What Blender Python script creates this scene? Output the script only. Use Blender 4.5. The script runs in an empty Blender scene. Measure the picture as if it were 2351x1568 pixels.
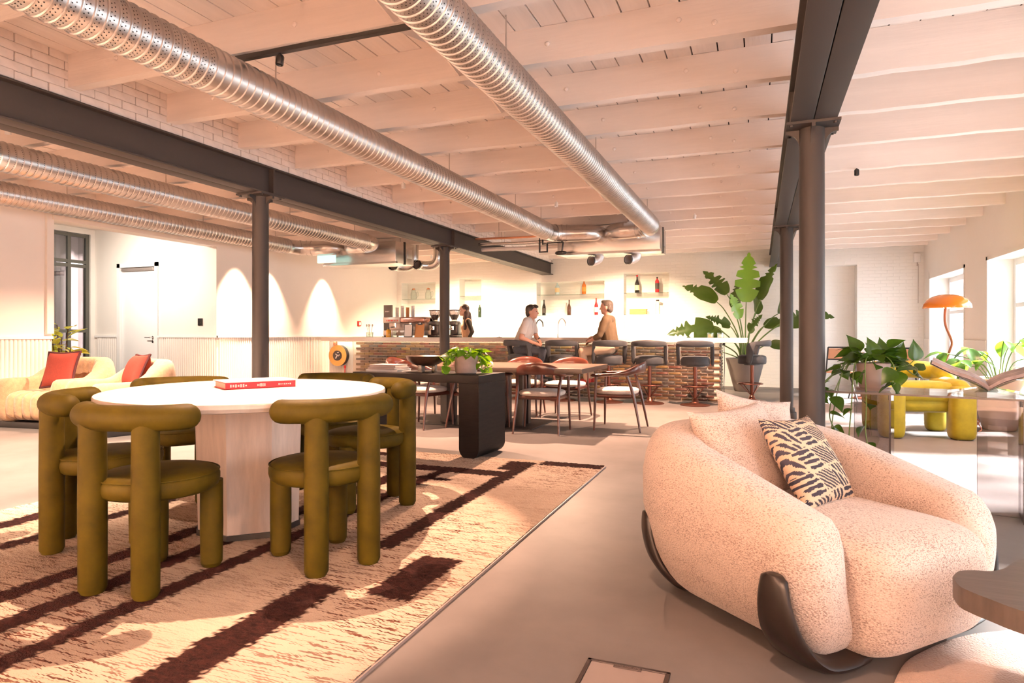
import bpy, bmesh, math, random
import numpy as np
from mathutils import Vector, Matrix, Euler
random.seed(7)
sc = bpy.context.scene
COL = sc.collection
PI = math.pi

# ------------------------------------------------------------------ camera, world, lights, exposure
cam_d = bpy.data.cameras.new('camera')
cam = bpy.data.objects.new('camera', cam_d)
COL.objects.link(cam)
cam.location = (0, 0, 1.15)
cam.rotation_euler = (PI/2, 0, math.radians(21.01))
cam_d.sensor_width = 36.0
cam_d.lens = 36.0*1480/2351
cam_d.shift_y = -18.0/2351
cam_d.clip_start = 0.05
cam_d.clip_end = 200
sc.camera = cam

world = bpy.data.worlds.new('world'); sc.world = world
world.use_nodes = True
bg = world.node_tree.nodes['Background']
bg.inputs[0].default_value = (0.90, 0.93, 1.0, 1)
bg.inputs[1].default_value = 5.5

sun_d = bpy.data.lights.new('sun', 'SUN'); sun_d.energy = 48.0; sun_d.angle = math.radians(9)
sun_d.color = (1.0, 0.97, 0.95)
sun = bpy.data.objects.new('sun', sun_d); COL.objects.link(sun)
sun.rotation_euler = Vector((-1.15, -0.30, -1.0)).to_track_quat('-Z', 'Y').to_euler()

sc.view_settings.view_transform = 'Standard'
sc.view_settings.look = 'None'
sc.view_settings.gamma = 1.0
sc.view_settings.use_curve_mapping = False
sc.view_settings.exposure = 1.18
cy = sc.cycles
cy.use_denoising = True
cy.max_bounces = 10; cy.diffuse_bounces = 6; cy.glossy_bounces = 4; cy.transmission_bounces = 6; cy.transparent_max_bounces = 10
cy.sample_clamp_indirect = 4.0
cy.caustics_reflective = False; cy.caustics_refractive = False
try: cy.use_light_tree = True
except Exception: pass

LAMP = 2.5
WARM = (1.0, 0.58, 0.385)
def spot(loc, target, power, angle=70, blend=0.5, radius=0.04, color=WARM):
    d = bpy.data.lights.new('spot_light', 'SPOT'); d.energy = power*LAMP; d.color = color
    d.spot_size = math.radians(angle); d.spot_blend = blend; d.shadow_soft_size = radius
    o = bpy.data.objects.new('spot_light', d); COL.objects.link(o); o.location = loc
    o.rotation_euler = (Vector(target)-Vector(loc)).to_track_quat('-Z', 'Y').to_euler()
    return o
def point(loc, power, radius=0.05, color=WARM):
    d = bpy.data.lights.new('bulb_light', 'POINT'); d.energy = power; d.color = color; d.shadow_soft_size = radius
    o = bpy.data.objects.new('bulb_light', d); COL.objects.link(o); o.location = loc
    return o
def area(loc, target, power, sx, sy, color=WARM, portal=False):
    d = bpy.data.lights.new('area_light', 'AREA'); d.energy = power; d.color = color
    d.shape = 'RECTANGLE'; d.size = sx; d.size_y = sy
    if portal: d.cycles.is_portal = True
    o = bpy.data.objects.new('area_light', d); COL.objects.link(o); o.location = loc
    o.rotation_euler = (Vector(target)-Vector(loc)).to_track_quat('-Z', 'Y').to_euler()
    return o

# ------------------------------------------------------------------ materials
MATS = {}
def mat(name, col, rough=0.5, metal=0.0, var=None, bump=None, spec=0.5, sheen=0.0, coat=0.0, emit=None, trans=0.0, alpha=1.0, stretch=None, col2=None):
    """Principled material; var = (scale, amount) brightness variation, bump = (scale, strength, distance)."""
    m = bpy.data.materials.new(name); m.use_nodes = True; MATS[name] = m
    nt = m.node_tree; p = nt.nodes['Principled BSDF']
    p.inputs['Base Color'].default_value = (*col, 1)
    p.inputs['Roughness'].default_value = rough; p.inputs['Metallic'].default_value = metal
    p.inputs['Specular IOR Level'].default_value = spec
    p.inputs['Sheen Weight'].default_value = sheen
    p.inputs['Coat Weight'].default_value = coat
    p.inputs['Transmission Weight'].default_value = trans
    p.inputs['Alpha'].default_value = alpha
    if emit:
        p.inputs['Emission Color'].default_value = (*emit[0], 1); p.inputs['Emission Strength'].default_value = emit[1]
    if var or bump:
        tc = nt.nodes.new('ShaderNodeTexCoord'); mp = nt.nodes.new('ShaderNodeMapping')
        nt.links.new(tc.outputs['Object'], mp.inputs[0])
        if stretch: mp.inputs['Scale'].default_value = stretch
    if var:
        n = nt.nodes.new('ShaderNodeTexNoise'); n.inputs['Scale'].default_value = var[0]; n.inputs['Detail'].default_value = 6
        n.inputs['Roughness'].default_value = 0.6
        nt.links.new(mp.outputs[0], n.inputs['Vector'])
        r = nt.nodes.new('ShaderNodeValToRGB')
        a = var[1]; c2 = col2 or tuple(c*(1-a) for c in col)
        r.color_ramp.elements[0].position = 0.3; r.color_ramp.elements[1].position = 0.7
        r.color_ramp.elements[0].color = (*c2, 1)
        r.color_ramp.elements[1].color = (*[min(1, c*(1+a*0.5)) for c in col], 1)
        nt.links.new(n.outputs[0], r.inputs[0]); nt.links.new(r.outputs[0], p.inputs['Base Color'])
    if bump:
        n2 = nt.nodes.new('ShaderNodeTexNoise'); n2.inputs['Scale'].default_value = bump[0]; n2.inputs['Detail'].default_value = 4
        nt.links.new(mp.outputs[0], n2.inputs['Vector'])
        b = nt.nodes.new('ShaderNodeBump'); b.inputs['Strength'].default_value = bump[1]
        b.inputs['Distance'].default_value = bump[2] if len(bump) > 2 else 0.01
        nt.links.new(n2.outputs[0], b.inputs['Height']); nt.links.new(b.outputs[0], p.inputs['Normal'])
    return m

def brick_paint(name, col, sx=0.22, sz=0.068, axis='X', rough=0.6, strength=0.5):
    """white-painted brickwork: brick pattern only as fine relief"""
    m = mat(name, col, rough)
    nt = m.node_tree; p = nt.nodes['Principled BSDF']
    tc = nt.nodes.new('ShaderNodeTexCoord'); sep = nt.nodes.new('ShaderNodeSeparateXYZ'); cmb = nt.nodes.new('ShaderNodeCombineXYZ')
    nt.links.new(tc.outputs['Object'], sep.inputs[0])
    nt.links.new(sep.outputs[0 if axis == 'X' else 1], cmb.inputs[0]); nt.links.new(sep.outputs[2], cmb.inputs[1])
    no = nt.nodes.new('ShaderNodeTexNoise'); no.inputs['Scale'].default_value = 3; no.inputs['Detail'].default_value = 5
    nt.links.new(cmb.outputs[0], no.inputs['Vector'])
    mx = nt.nodes.new('ShaderNodeVectorMath'); mx.operation = 'MULTIPLY_ADD'
    nt.links.new(no.outputs['Color'], mx.inputs[0]); mx.inputs[1].default_value = (0.02, 0.02, 0); nt.links.new(cmb.outputs[0], mx.inputs[2])
    br = nt.nodes.new('ShaderNodeTexBrick'); br.inputs['Scale'].default_value = 1.0
    br.inputs['Brick Width'].default_value = sx; br.inputs['Row Height'].default_value = sz
    br.inputs['Mortar Size'].default_value = 0.006; br.inputs['Mortar Smooth'].default_value = 0.4
    nt.links.new(mx.outputs[0], br.inputs['Vector'])
    bp = nt.nodes.new('ShaderNodeBump'); bp.inputs['Strength'].default_value = strength; bp.inputs['Distance'].default_value = 0.012; bp.invert = True
    nt.links.new(br.outputs['Fac'], bp.inputs['Height']); nt.links.new(bp.outputs[0], p.inputs['Normal'])
    return m

def glass_mat(name, tint, refl=0.08, rough=0.0):
    m = bpy.data.materials.new(name); m.use_nodes = True; MATS[name] = m
    nt = m.node_tree; nt.nodes.remove(nt.nodes['Principled BSDF'])
    out = nt.nodes['Material Output']
    t = nt.nodes.new('ShaderNodeBsdfTransparent'); t.inputs[0].default_value = (*tint, 1)
    g = nt.nodes.new('ShaderNodeBsdfGlossy'); g.inputs['Roughness'].default_value = rough
    lw = nt.nodes.new('ShaderNodeLayerWeight'); lw.inputs[0].default_value = 0.25
    mr = nt.nodes.new('ShaderNodeMath'); mr.operation = 'MULTIPLY_ADD'; mr.inputs[1].default_value = 0.6; mr.inputs[2].default_value = refl
    nt.links.new(lw.outputs['Fresnel'], mr.inputs[0])
    mi = nt.nodes.new('ShaderNodeMixShader'); nt.links.new(mr.outputs[0], mi.inputs[0])
    nt.links.new(t.outputs[0], mi.inputs[1]); nt.links.new(g.outputs[0], mi.inputs[2]); nt.links.new(mi.outputs[0], out.inputs[0])
    return m

def leaf_mat(name, c1, c2, gloss=0.35, scale=3.0, edge=None):
    m = mat(name, c1, gloss, var=(scale, 0.3), col2=c2)
    nt = m.node_tree; p = nt.nodes['Principled BSDF']; out = nt.nodes['Material Output']
    tr = nt.nodes.new('ShaderNodeBsdfTranslucent'); tr.inputs[0].default_value = (min(1, c1[0]*2.2), min(1, c1[1]*2.0), c1[2]*0.8, 1)
    mi = nt.nodes.new('ShaderNodeMixShader'); mi.inputs[0].default_value = 0.35
    nt.links.new(p.outputs[0], mi.inputs[1]); nt.links.new(tr.outputs[0], mi.inputs[2]); nt.links.new(mi.outputs[0], out.inputs[0])
    return m

W = mat('wall_paint', (0.80, 0.76, 0.71), 0.7, var=(0.6, 0.04), bump=(40, 0.05))
mat('ceiling_paint', (0.90, 0.81, 0.755), 0.6, var=(2.5, 0.08), bump=(18, 0.15, 0.01), stretch=(0.3, 3, 3))
mat('plank_paint', (0.90, 0.81, 0.755), 0.65, var=(2.0, 0.08), bump=(14, 0.2, 0.01), stretch=(4, 0.25, 3))
mat('roof_dark', (0.03, 0.022, 0.018), 0.9)
brick_paint('brick_wall_paint', (0.83, 0.80, 0.76))
mat('brick_piece_paint', (0.78, 0.70, 0.65), 0.6, var=(9, 0.12), bump=(30, 0.4, 0.01))
mat('mortar_dark', (0.42, 0.35, 0.31), 0.9, bump=(30, 0.5, 0.01))  # darker mortar that shows in the joints between the painted bricks
FL = mat('concrete_floor', (0.170, 0.153, 0.146), 0.48, var=(1.6, 0.2), bump=(3.0, 0.02, 0.01), spec=0.16)
mat('steel_paint', (0.036, 0.031, 0.029), 0.5, var=(1.2, 0.06), spec=0.2)
mat('galvanised', (0.56, 0.54, 0.53), 0.34, metal=1.0, var=(5, 0.12))
mat('galvanised_smooth', (0.64, 0.62, 0.60), 0.27, metal=1.0, var=(2, 0.1))
mat('hole_dark', (0.012, 0.01, 0.009), 0.9)
mat('black_metal', (0.015, 0.014, 0.014), 0.4, metal=0.3)
mat('white_paint', (0.82, 0.81, 0.80), 0.45)
mat('rib_paint', (0.80, 0.76, 0.71), 0.5)
mat('frame_grey_green', (0.10, 0.10, 0.085), 0.45)
glass_mat('pane_glass', (0.97, 0.98, 0.98), 0.05)
glass_mat('dark_pane_glass', (0.55, 0.52, 0.52), 0.12)
glass_mat('clear_glass', (0.90, 0.95, 0.93), 0.06)
glass_mat('smoked_glass', (0.74, 0.71, 0.72), 0.10)
mat('curtain_grey', (0.20, 0.17, 0.165), 0.8, var=(4, 0.3), stretch=(6, 6, 0.4))
mat('chrome', (0.75, 0.74, 0.73), 0.12, metal=1.0)
mat('green_velvet', (0.046, 0.034, 0.003), 0.6, var=(9, 0.42), bump=(14, 0.10, 0.01), spec=0.08)
mat('mustard_velvet', (0.33, 0.255, 0.010), 0.6, var=(6, 0.3), bump=(14, 0.10, 0.01), sheen=0.15, spec=0.25)
mat('travertine', (0.80, 0.66, 0.57), 0.35, var=(2.5, 0.22), bump=(20, 0.08, 0.005), stretch=(6, 6, 0.9))
mat('travertine_top', (0.72, 0.64, 0.57), 0.3, var=(3.0, 0.12), stretch=(1, 5, 1))
mat('black_base', (0.008, 0.007, 0.007), 0.5)
mat('black_oak', (0.011, 0.009, 0.008), 0.5, spec=0.10, var=(5, 0.5), bump=(12, 0.25, 0.004), stretch=(1, 0.8, 8), col2=(0.005, 0.004, 0.004))
mat('smoked_oak', (0.075, 0.058, 0.050), 0.4, var=(6, 0.3), bump=(14, 0.12, 0.003), stretch=(0.6, 7, 1))
mat('brown_oak', (0.090, 0.058, 0.040), 0.35, var=(5, 0.3), stretch=(0.7, 7, 1))
mat('walnut_red', (0.080, 0.020, 0.011), 0.28, var=(6, 0.35), stretch=(2, 2, 1), coat=0.3)
mat('seat_linen', (0.62, 0.54, 0.48), 0.9, var=(60, 0.15), bump=(220, 0.3, 0.003), sheen=0.3)
mat('blue_grey_velvet', (0.030, 0.034, 0.040), 0.7, var=(9, 0.3), sheen=0.2)
mat('bronze', (0.20, 0.075, 0.052), 0.28, metal=0.85, var=(5, 0.15))
mat('boucle_tan', (0.44, 0.265, 0.145), 0.95, var=(26, 0.22), bump=(110, 0.7, 0.006), sheen=0.3)
mat('dark_wood_leg', (0.009, 0.006, 0.005), 0.4, spec=0.3, var=(5, 0.3))
mat('rust_cloth', (0.22, 0.026, 0.014), 0.85, var=(80, 0.2), bump=(220, 0.3, 0.003))
mat('maroon_trim', (0.045, 0.006, 0.008), 0.9)
mat('orange_lacquer', (0.86, 0.26, 0.018), 0.16, coat=0.8)
mat('rust_stem', (0.35, 0.11, 0.06), 0.35)
mat('lamp_white', (0.9, 0.85, 0.75), 0.5)
mat('bulb_glow', (1, 0.9, 0.7), 0.5, emit=((1.0, 0.72, 0.42), 14.0))
mat('led_glow', (1, 0.95, 0.85), 0.5, emit=((1.0, 0.86, 0.62), 14.0))
mat('counter_stone', (0.80, 0.73, 0.68), 0.3, var=(2, 0.08))
for i, c in enumerate([(0.16, 0.085, 0.045), (0.22, 0.125, 0.06), (0.12, 0.075, 0.05), (0.27, 0.16, 0.055), (0.17, 0.06, 0.04), (0.10, 0.08, 0.07)]):
    mat('glazed_brick_%d' % i, tuple(q*0.62 for q in c), 0.16, var=(22, 0.45), bump=(16, 0.35, 0.006), coat=0.25)
mat('mortar_light', (0.68, 0.58, 0.48), 0.8)
mat('clay_pot', (0.40, 0.30, 0.27), 0.75, var=(12, 0.15), bump=(40, 0.1, 0.004))
mat('grey_pot', (0.17, 0.145, 0.135), 0.6, var=(5, 0.1))
mat('pink_pot', (0.50, 0.385, 0.35), 0.6, var=(5, 0.08))
mat('soil', (0.035, 0.022, 0.015), 0.95, bump=(60, 0.8, 0.01))
leaf_mat('leaf_pothos', (0.045, 0.105, 0.012), (0.022, 0.058, 0.008), 0.25)
leaf_mat('leaf_pothos_bright', (0.14, 0.30, 0.014), (0.05, 0.15, 0.010), 0.3)
leaf_mat('leaf_paddle', (0.045, 0.085, 0.014), (0.022, 0.048, 0.009), 0.35, 1.6)
leaf_mat('leaf_dark', (0.045, 0.10, 0.022), (0.025, 0.06, 0.015), 0.3, 1.5)
leaf_mat('leaf_light', (0.16, 0.32, 0.045), (0.08, 0.20, 0.03), 0.3, 2)
leaf_mat('leaf_varieg', (0.66, 0.58, 0.16), (0.12, 0.22, 0.03), 0.35, 5)
mat('stem_green', (0.10, 0.17, 0.035), 0.5)
mat('stem_brown', (0.10, 0.055, 0.025), 0.6)
mat('skin_a', (0.62, 0.33, 0.235), 0.5); mat('skin_b', (0.60, 0.34, 0.26), 0.5)
mat('hair_dark', (0.020, 0.012, 0.009), 0.55, var=(40, 0.4), stretch=(3, 3, 1)); mat('hair_grey', (0.13, 0.10, 0.08), 0.6, var=(60, 0.5))
mat('hair_brown', (0.045, 0.014, 0.009), 0.5, var=(50, 0.4), stretch=(3, 3, 0.6))
mat('tee_white', (0.76, 0.71, 0.68), 0.9, var=(8, 0.06)); mat('shirt_khaki', (0.115, 0.075, 0.040), 0.9, var=(14, 0.15), bump=(20, 0.3, 0.01))
mat('jeans', (0.055, 0.062, 0.078), 0.9, var=(30, 0.25)); mat('chino', (0.58, 0.43, 0.31), 0.9, var=(10, 0.1))
mat('vest_tan', (0.52, 0.30, 0.19), 0.9, var=(90, 0.2)); mat('sleeve_black', (0.022, 0.014, 0.012), 0.8)
mat('shoe_red', (0.45, 0.04, 0.03), 0.6); mat('shoe_dark', (0.03, 0.03, 0.035), 0.6); mat('eye_dark', (0.01, 0.01, 0.01), 0.2)
mat('watch_black', (0.01, 0.01, 0.012), 0.3)
mat('brass', (0.62, 0.36, 0.12), 0.25, metal=1.0, var=(6, 0.15))
mat('red_plastic', (0.60, 0.015, 0.012), 0.4)
mat('book_red', (0.62, 0.012, 0.022), 0.45); mat('page', (0.82, 0.76, 0.66), 0.8, var=(200, 0.1), stretch=(0.2, 0.2, 8))
mat('book_grey', (0.36, 0.30, 0.29), 0.5); mat('book_white', (0.75, 0.72, 0.70), 0.5); mat('book_cover_top', (0.80, 0.80, 0.77), 0.4)
mat('page_print', (0.46, 0.34, 0.30), 0.6, var=(7, 0.45), col2=(0.16, 0.10, 0.09))
mat('bowl_bronze', (0.075, 0.045, 0.030), 0.32, metal=0.5, var=(14, 0.4))
mat('marble_dark', (0.06, 0.055, 0.05), 0.25, var=(14, 0.7), col2=(0.30, 0.26, 0.22))
mat('machine_grey', (0.46, 0.40, 0.37), 0.3, metal=0.6); mat('machine_dark', (0.03, 0.022, 0.02), 0.3)
mat('rose_steel', (0.42, 0.24, 0.20), 0.25, metal=0.8)
mat('wood_orange', (0.50, 0.24, 0.085), 0.5, var=(8, 0.25), stretch=(1, 6, 6))
mat('paper_white', (0.85, 0.80, 0.77), 0.7); mat('kraft', (0.62, 0.30, 0.12), 0.7)
mat('bottle_brown', (0.055, 0.020, 0.010), 0.08, coat=0.5); mat('bottle_black', (0.014, 0.011, 0.010), 0.1, coat=0.5)
mat('bottle_red', (0.50, 0.02, 0.03), 0.12, coat=0.5); mat('bottle_amber', (0.50, 0.13, 0.015), 0.1, coat=0.5)
mat('bottle_blue', (0.52, 0.66, 0.68), 0.08, coat=0.5); mat('bottle_green', (0.02, 0.045, 0.022), 0.1, coat=0.5)
mat('label_cream', (0.80, 0.62, 0.36), 0.6); mat('label_dark', (0.05, 0.04, 0.035), 0.6); mat('label_orange', (0.75, 0.25, 0.04), 0.6)
mat('syrup', (0.75, 0.38, 0.02), 0.15, coat=0.5)
mat('exit_green', (0.35, 0.62, 0.55), 0.4, emit=((0.55, 0.85, 0.75), 0.5))
mat('copper', (0.62, 0.30, 0.18), 0.3, metal=1.0); mat('pipe_lagging', (0.70, 0.66, 0.64), 0.4, metal=0.4)
mat('switch_black', (0.015, 0.014, 0.013), 0.4)
mat('plush_rug', (0.60, 0.42, 0.33), 1.0, var=(7, 0.14), bump=(120, 0.9, 0.012), sheen=0.4)
mat('cafe_leather', (0.62, 0.30, 0.17), 0.5); mat('cafe_frame', (0.022, 0.020, 0.024), 0.35)
mat('box_lid', (0.30, 0.24, 0.22), 0.45, var=(3, 0.1)); mat('box_frame', (0.035, 0.024, 0.022), 0.5); mat('box_mark', (0.10, 0.075, 0.068), 0.6)
mat('cable_black', (0.01, 0.01, 0.01), 0.5)
mat('gold_text', (0.85, 0.80, 0.72), 0.4)

# speckled bouclé
def boucle(name, light, dark):
    m = mat(name, light, 0.95, sheen=0.35)
    nt = m.node_tree; p = nt.nodes['Principled BSDF']
    tc = nt.nodes.new('ShaderNodeTexCoord'); mp = nt.nodes.new('ShaderNodeMapping'); nt.links.new(tc.outputs['Object'], mp.inputs[0])
    mp.inputs['Scale'].default_value = (1, 1, 2.4)
    a = nt.nodes.new('ShaderNodeTexNoise'); a.inputs['Scale'].default_value = 140; a.inputs['Detail'].default_value = 3
    b = nt.nodes.new('ShaderNodeTexNoise'); b.inputs['Scale'].default_value = 5; b.inputs['Detail'].default_value = 3
    nt.links.new(mp.outputs[0], a.inputs['Vector']); nt.links.new(mp.outputs[0], b.inputs['Vector'])
    ad = nt.nodes.new('ShaderNodeMath'); ad.operation = 'MULTIPLY_ADD'; ad.inputs[1].default_value = 0.25
    nt.links.new(b.outputs[0], ad.inputs[0]); nt.links.new(a.outputs[0], ad.inputs[2])
    r = nt.nodes.new('ShaderNodeValToRGB')
    e = r.color_ramp.elements; e[0].position = 0.485; e[0].color = (*dark, 1); e[1].position = 0.61; e[1].color = (*light, 1)
    nt.links.new(ad.outputs[0], r.inputs[0]); nt.links.new(r.outputs[0], p.inputs['Base Color'])
    v = nt.nodes.new('ShaderNodeTexNoise'); v.inputs['Scale'].default_value = 150; v.inputs['Detail'].default_value = 2
    nt.links.new(tc.outputs['Object'], v.inputs['Vector'])
    bp = nt.nodes.new('ShaderNodeBump'); bp.inputs['Strength'].default_value = 0.8; bp.inputs['Distance'].default_value = 0.006
    nt.links.new(v.outputs[0], bp.inputs['Height']); nt.links.new(bp.outputs[0], p.inputs['Normal'])
    return m
boucle('boucle_cream', (0.70, 0.56, 0.48), (0.32, 0.22, 0.175))

# ------------------------------------------------------------------ geometry helpers
def M(name): return MATS[name] if isinstance(name, str) else name
def xf(loc=(0, 0, 0), rot=(0, 0, 0), scl=(1, 1, 1)):
    return Matrix.LocRotScale(Vector(loc), Euler(rot), Vector(scl))

class G:
    """mesh collector for ONE object"""
    def __init__(s): s.v = []; s.f = []
    def add(s, verts, faces, m=None):
        o = len(s.v)
        if m is None: s.v.extend([tuple(q) for q in verts])
        else: s.v.extend([tuple(m @ Vector(q)) for q in verts])
        s.f.extend([tuple(i+o for i in f) for f in faces])
        return s
    def box(s, x0, x1, y0, y1, z0, z1, m=None, bev=0.0):
        if bev <= 0:
            v = [(x0,y0,z0),(x1,y0,z0),(x1,y1,z0),(x0,y1,z0),(x0,y0,z1),(x1,y0,z1),(x1,y1,z1),(x0,y1,z1)]
            return s.add(v, [(3,2,1,0),(4,5,6,7),(0,1,5,4),(1,2,6,5),(2,3,7,6),(3,0,4,7)], m)
        b = bmesh.new(); bmesh.ops.create_cube(b, size=1.0)
        for q in b.verts: q.co = Vector(((x0+x1)/2+q.co.x*(x1-x0), (y0+y1)/2+q.co.y*(y1-y0), (z0+z1)/2+q.co.z*(z1-z0)))
        bmesh.ops.bevel(b, geom=b.edges[:], offset=bev, segments=3, profile=0.5, affect='EDGES', clamp_overlap=True)
        b.verts.ensure_lookup_table()
        s.add([q.co[:] for q in b.verts], [tuple(w.index for w in f.verts) for f in b.faces], m); b.free(); return s
    def prism(s, poly, z0, z1, m=None):
        n = len(poly)
        v = [(x, y, z0) for x, y in poly]+[(x, y, z1) for x, y in poly]
        f = [tuple(range(n-1, -1, -1)), tuple(range(n, 2*n))]+[(i, (i+1) % n, n+(i+1) % n, n+i) for i in range(n)]
        return s.add(v, f, m)
    def lathe(s, prof, seg=32, m=None, cx=0, cy=0):
        v = []; f = []
        n = len(prof)
        for i in range(seg):
            a = 2*PI*i/seg; c, sn = math.cos(a), math.sin(a)
            for r, z in prof: v.append((cx+r*c, cy+r*sn, z))
        for i in range(seg):
            j = (i+1) % seg
            for k in range(n-1): f.append((i*n+k, j*n+k, j*n+k+1, i*n+k+1))
        if prof[0][0] > 1e-5: f.append(tuple(i*n for i in range(seg-1, -1, -1)))
        if prof[-1][0] > 1e-5: f.append(tuple(i*n+n-1 for i in range(seg)))
        return s.add(v, f, m)
    def tube(s, pts, rad, seg=12, caps=True, m=None, closed=False, flat=None, round_ends=False):
        P = [Vector(p) for p in pts]; n = len(P)
        R = list(rad) if hasattr(rad, '__len__') else [rad]*n
        if round_ends:
            d0 = (P[0]-P[1]).normalized(); d1 = (P[-1]-P[-2]).normalized()
            pre = []; post = []
            for k in range(5):
                a = (PI/2)*k/4.6
                pre.append((P[0]+d0*R[0]*math.sin(a), R[0]*math.cos(a))); post.append((P[-1]+d1*R[-1]*math.sin(a), R[-1]*math.cos(a)))
            P = [q for q, _ in reversed(pre[1:])]+P+[q for q, _ in post[1:]]
            R = [r for _, r in reversed(pre[1:])]+R+[r for _, r in post[1:]]
            n = len(P)
        T = []
        for i in range(n):
            if closed: t = P[(i+1) % n]-P[i-1]
            else: t = P[min(i+1, n-1)]-P[max(i-1, 0)]
            T.append(t.normalized())
        up = Vector((0, 0, 1)) if abs(T[0].z) < 0.9 else Vector((0, 1, 0))
        nrm = (up-T[0]*up.dot(T[0])).normalized()
        v = []; f = []
        for i in range(n):
            if i: nrm = (nrm-T[i]*nrm.dot(T[i])).normalized()
            b = T[i].cross(nrm)
            fx, fy = (flat if flat else (1, 1))
            for k in range(seg):
                a = 2*PI*k/seg
                v.append(P[i]+nrm*(R[i]*fx*math.cos(a))+b*(R[i]*fy*math.sin(a)))
        rng = n if closed else n-1
        for i in range(rng):
            j = (i+1) % n
            for k in range(seg):
                l = (k+1) % seg
                f.append((i*seg+k, i*seg+l, j*seg+l, j*seg+k))
        if caps and not closed:
            f.append(tuple(range(seg-1, -1, -1))); f.append(tuple((n-1)*seg+k for k in range(seg)))
        return s.add(v, f, m)
    def cyl(s, p0, p1, r0, r1=None, seg=20, m=None):
        return s.tube([p0, p1], [r0, r0 if r1 is None else r1], seg, True, m)
    def loft(s, rings, m=None, cap=True, closed=False):
        n = len(rings[0]); v = [q for r in rings for q in r]; f = []
        L = len(rings)
        for i in range(L if closed else L-1):
            j = (i+1) % L
            for k in range(n):
                l = (k+1) % n
                f.append((i*n+k, i*n+l, j*n+l, j*n+k))
        if cap and not closed:
            f.append(tuple(range(n-1, -1, -1))); f.append(tuple((L-1)*n+k for k in range(n)))
        return s.add(v, f, m)
    def superell(s, c, size, e1=0.5, e2=0.5, nu=32, nv=16, m=None, fn=None):
        """rounded cushion / ball; size = half extents"""
        def sp(w, e): return math.copysign(abs(w)**e, w)
        rings = []
        for j in range(nv+1):
            ph = -PI/2+PI*j/nv
            ph = max(-PI/2+1e-3, min(PI/2-1e-3, ph))
            cz, sz = sp(math.cos(ph), e1), sp(math.sin(ph), e1)
            ring = []
            for i in range(nu):
                a = 2*PI*i/nu
                q = Vector((c[0]+size[0]*cz*sp(math.cos(a), e2), c[1]+size[1]*cz*sp(math.sin(a), e2), c[2]+size[2]*sz))
                if fn: q = Vector(fn(q))
                ring.append(q)
            rings.append(ring)
        return s.loft(rings, m)

def finish(me, ang=40):
    me.validate(); me.update()
    if ang is not None:
        for p in me.polygons: p.use_smooth = True
        try: me.set_sharp_from_angle(angle=math.radians(ang))
        except Exception: pass

def obj(name, g, material, parent=None, ang=40, loc=None, rot=None, kind=None, label=None):
    me = bpy.data.meshes.new(name)
    if isinstance(g, G):
        me.from_pydata([tuple(q) for q in g.v], [], g.f)
        b = bmesh.new(); b.from_mesh(me); bmesh.ops.recalc_face_normals(b, faces=b.faces[:]); b.to_mesh(me); b.free()
        finish(me, ang)
    else: me = g
    if not me.materials: me.materials.append(M(material))
    o = bpy.data.objects.new(name, me); COL.objects.link(o)
    if parent: o.parent = parent
    if loc is not None: o.location = loc
    if rot is not None: o.rotation_euler = rot
    if kind: o['kind'] = kind
    if label: o['label'] = label
    return o
def inst(name, me, parent=None, loc=(0, 0, 0), rot=(0, 0, 0), scl=(1, 1, 1), matrix=None):
    o = bpy.data.objects.new(name, me); COL.objects.link(o)
    if parent: o.parent = parent
    if matrix is not None: o.matrix_local = matrix
    else: o.location = loc; o.rotation_euler = rot; o.scale = scl
    return o
def tag(o, label, cat, group=None):
    o['label'] = label; o['category'] = cat
    if group: o['group'] = group
    return o
def thing(name, label, cat, loc=(0, 0, 0), rz=0.0, group=None):
    o = bpy.data.objects.new(name, None); COL.objects.link(o); o.empty_display_size = 0.1
    o.location = loc; o.rotation_euler = (0, 0, rz)
    return tag(o, label, cat, group)
def struct(name, g, m, parent=None, ang=30):
    o = obj(name, g, m, parent, ang)
    if not parent: o['kind'] = 'structure'
    return o
def sempty(name, loc=(0, 0, 0)):
    o = bpy.data.objects.new(name, None); COL.objects.link(o); o.location = loc; o['kind'] = 'structure'; return o
def dup(root, loc, rz, label, group=None, scl=None):
    def cp(o, par):
        c = o.copy(); COL.objects.link(c); c.parent = par
        for ch in o.children: cp(ch, c)
        return c
    r = cp(root, None); r.location = loc; r.rotation_euler = (0, 0, rz); r['label'] = label
    if group: r['group'] = group
    if scl: r.scale = scl
    return r
def arc(c, r, a0, a1, n, z=0.0):
    return [(c[0]+r*math.cos(a0+(a1-a0)*i/(n-1)), c[1]+r*math.sin(a0+(a1-a0)*i/(n-1)), z) for i in range(n)]
def smooth_path(pts, sub=6):
    """Catmull-Rom through the points"""
    P = [Vector(p) for p in pts]; out = []
    for i in range(len(P)-1):
        p0 = P[max(i-1, 0)]; p1 = P[i]; p2 = P[i+1]; p3 = P[min(i+2, len(P)-1)]
        for k in range(sub):
            t = k/sub
            out.append(0.5*((2*p1)+(p2-p0)*t+(2*p0-5*p1+4*p2-p3)*t*t+(3*p1-p0-3*p2+p3)*t**3))
    out.append(P[-1]); return out
def text_mesh(txt, size, extrude=0.0008):
    c = bpy.data.curves.new('t', 'FONT'); c.body = txt; c.size = size; c.extrude = extrude; c.align_x = 'CENTER'; c.align_y = 'CENTER'
    o = bpy.data.objects.new('t', c); COL.objects.link(o)
    dg = bpy.context.evaluated_depsgraph_get()
    me = bpy.data.meshes.new_from_object(o.evaluated_get(dg)); me.materials.clear()
    bpy.data.objects.remove(o); bpy.data.curves.remove(c)
    return me

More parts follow.
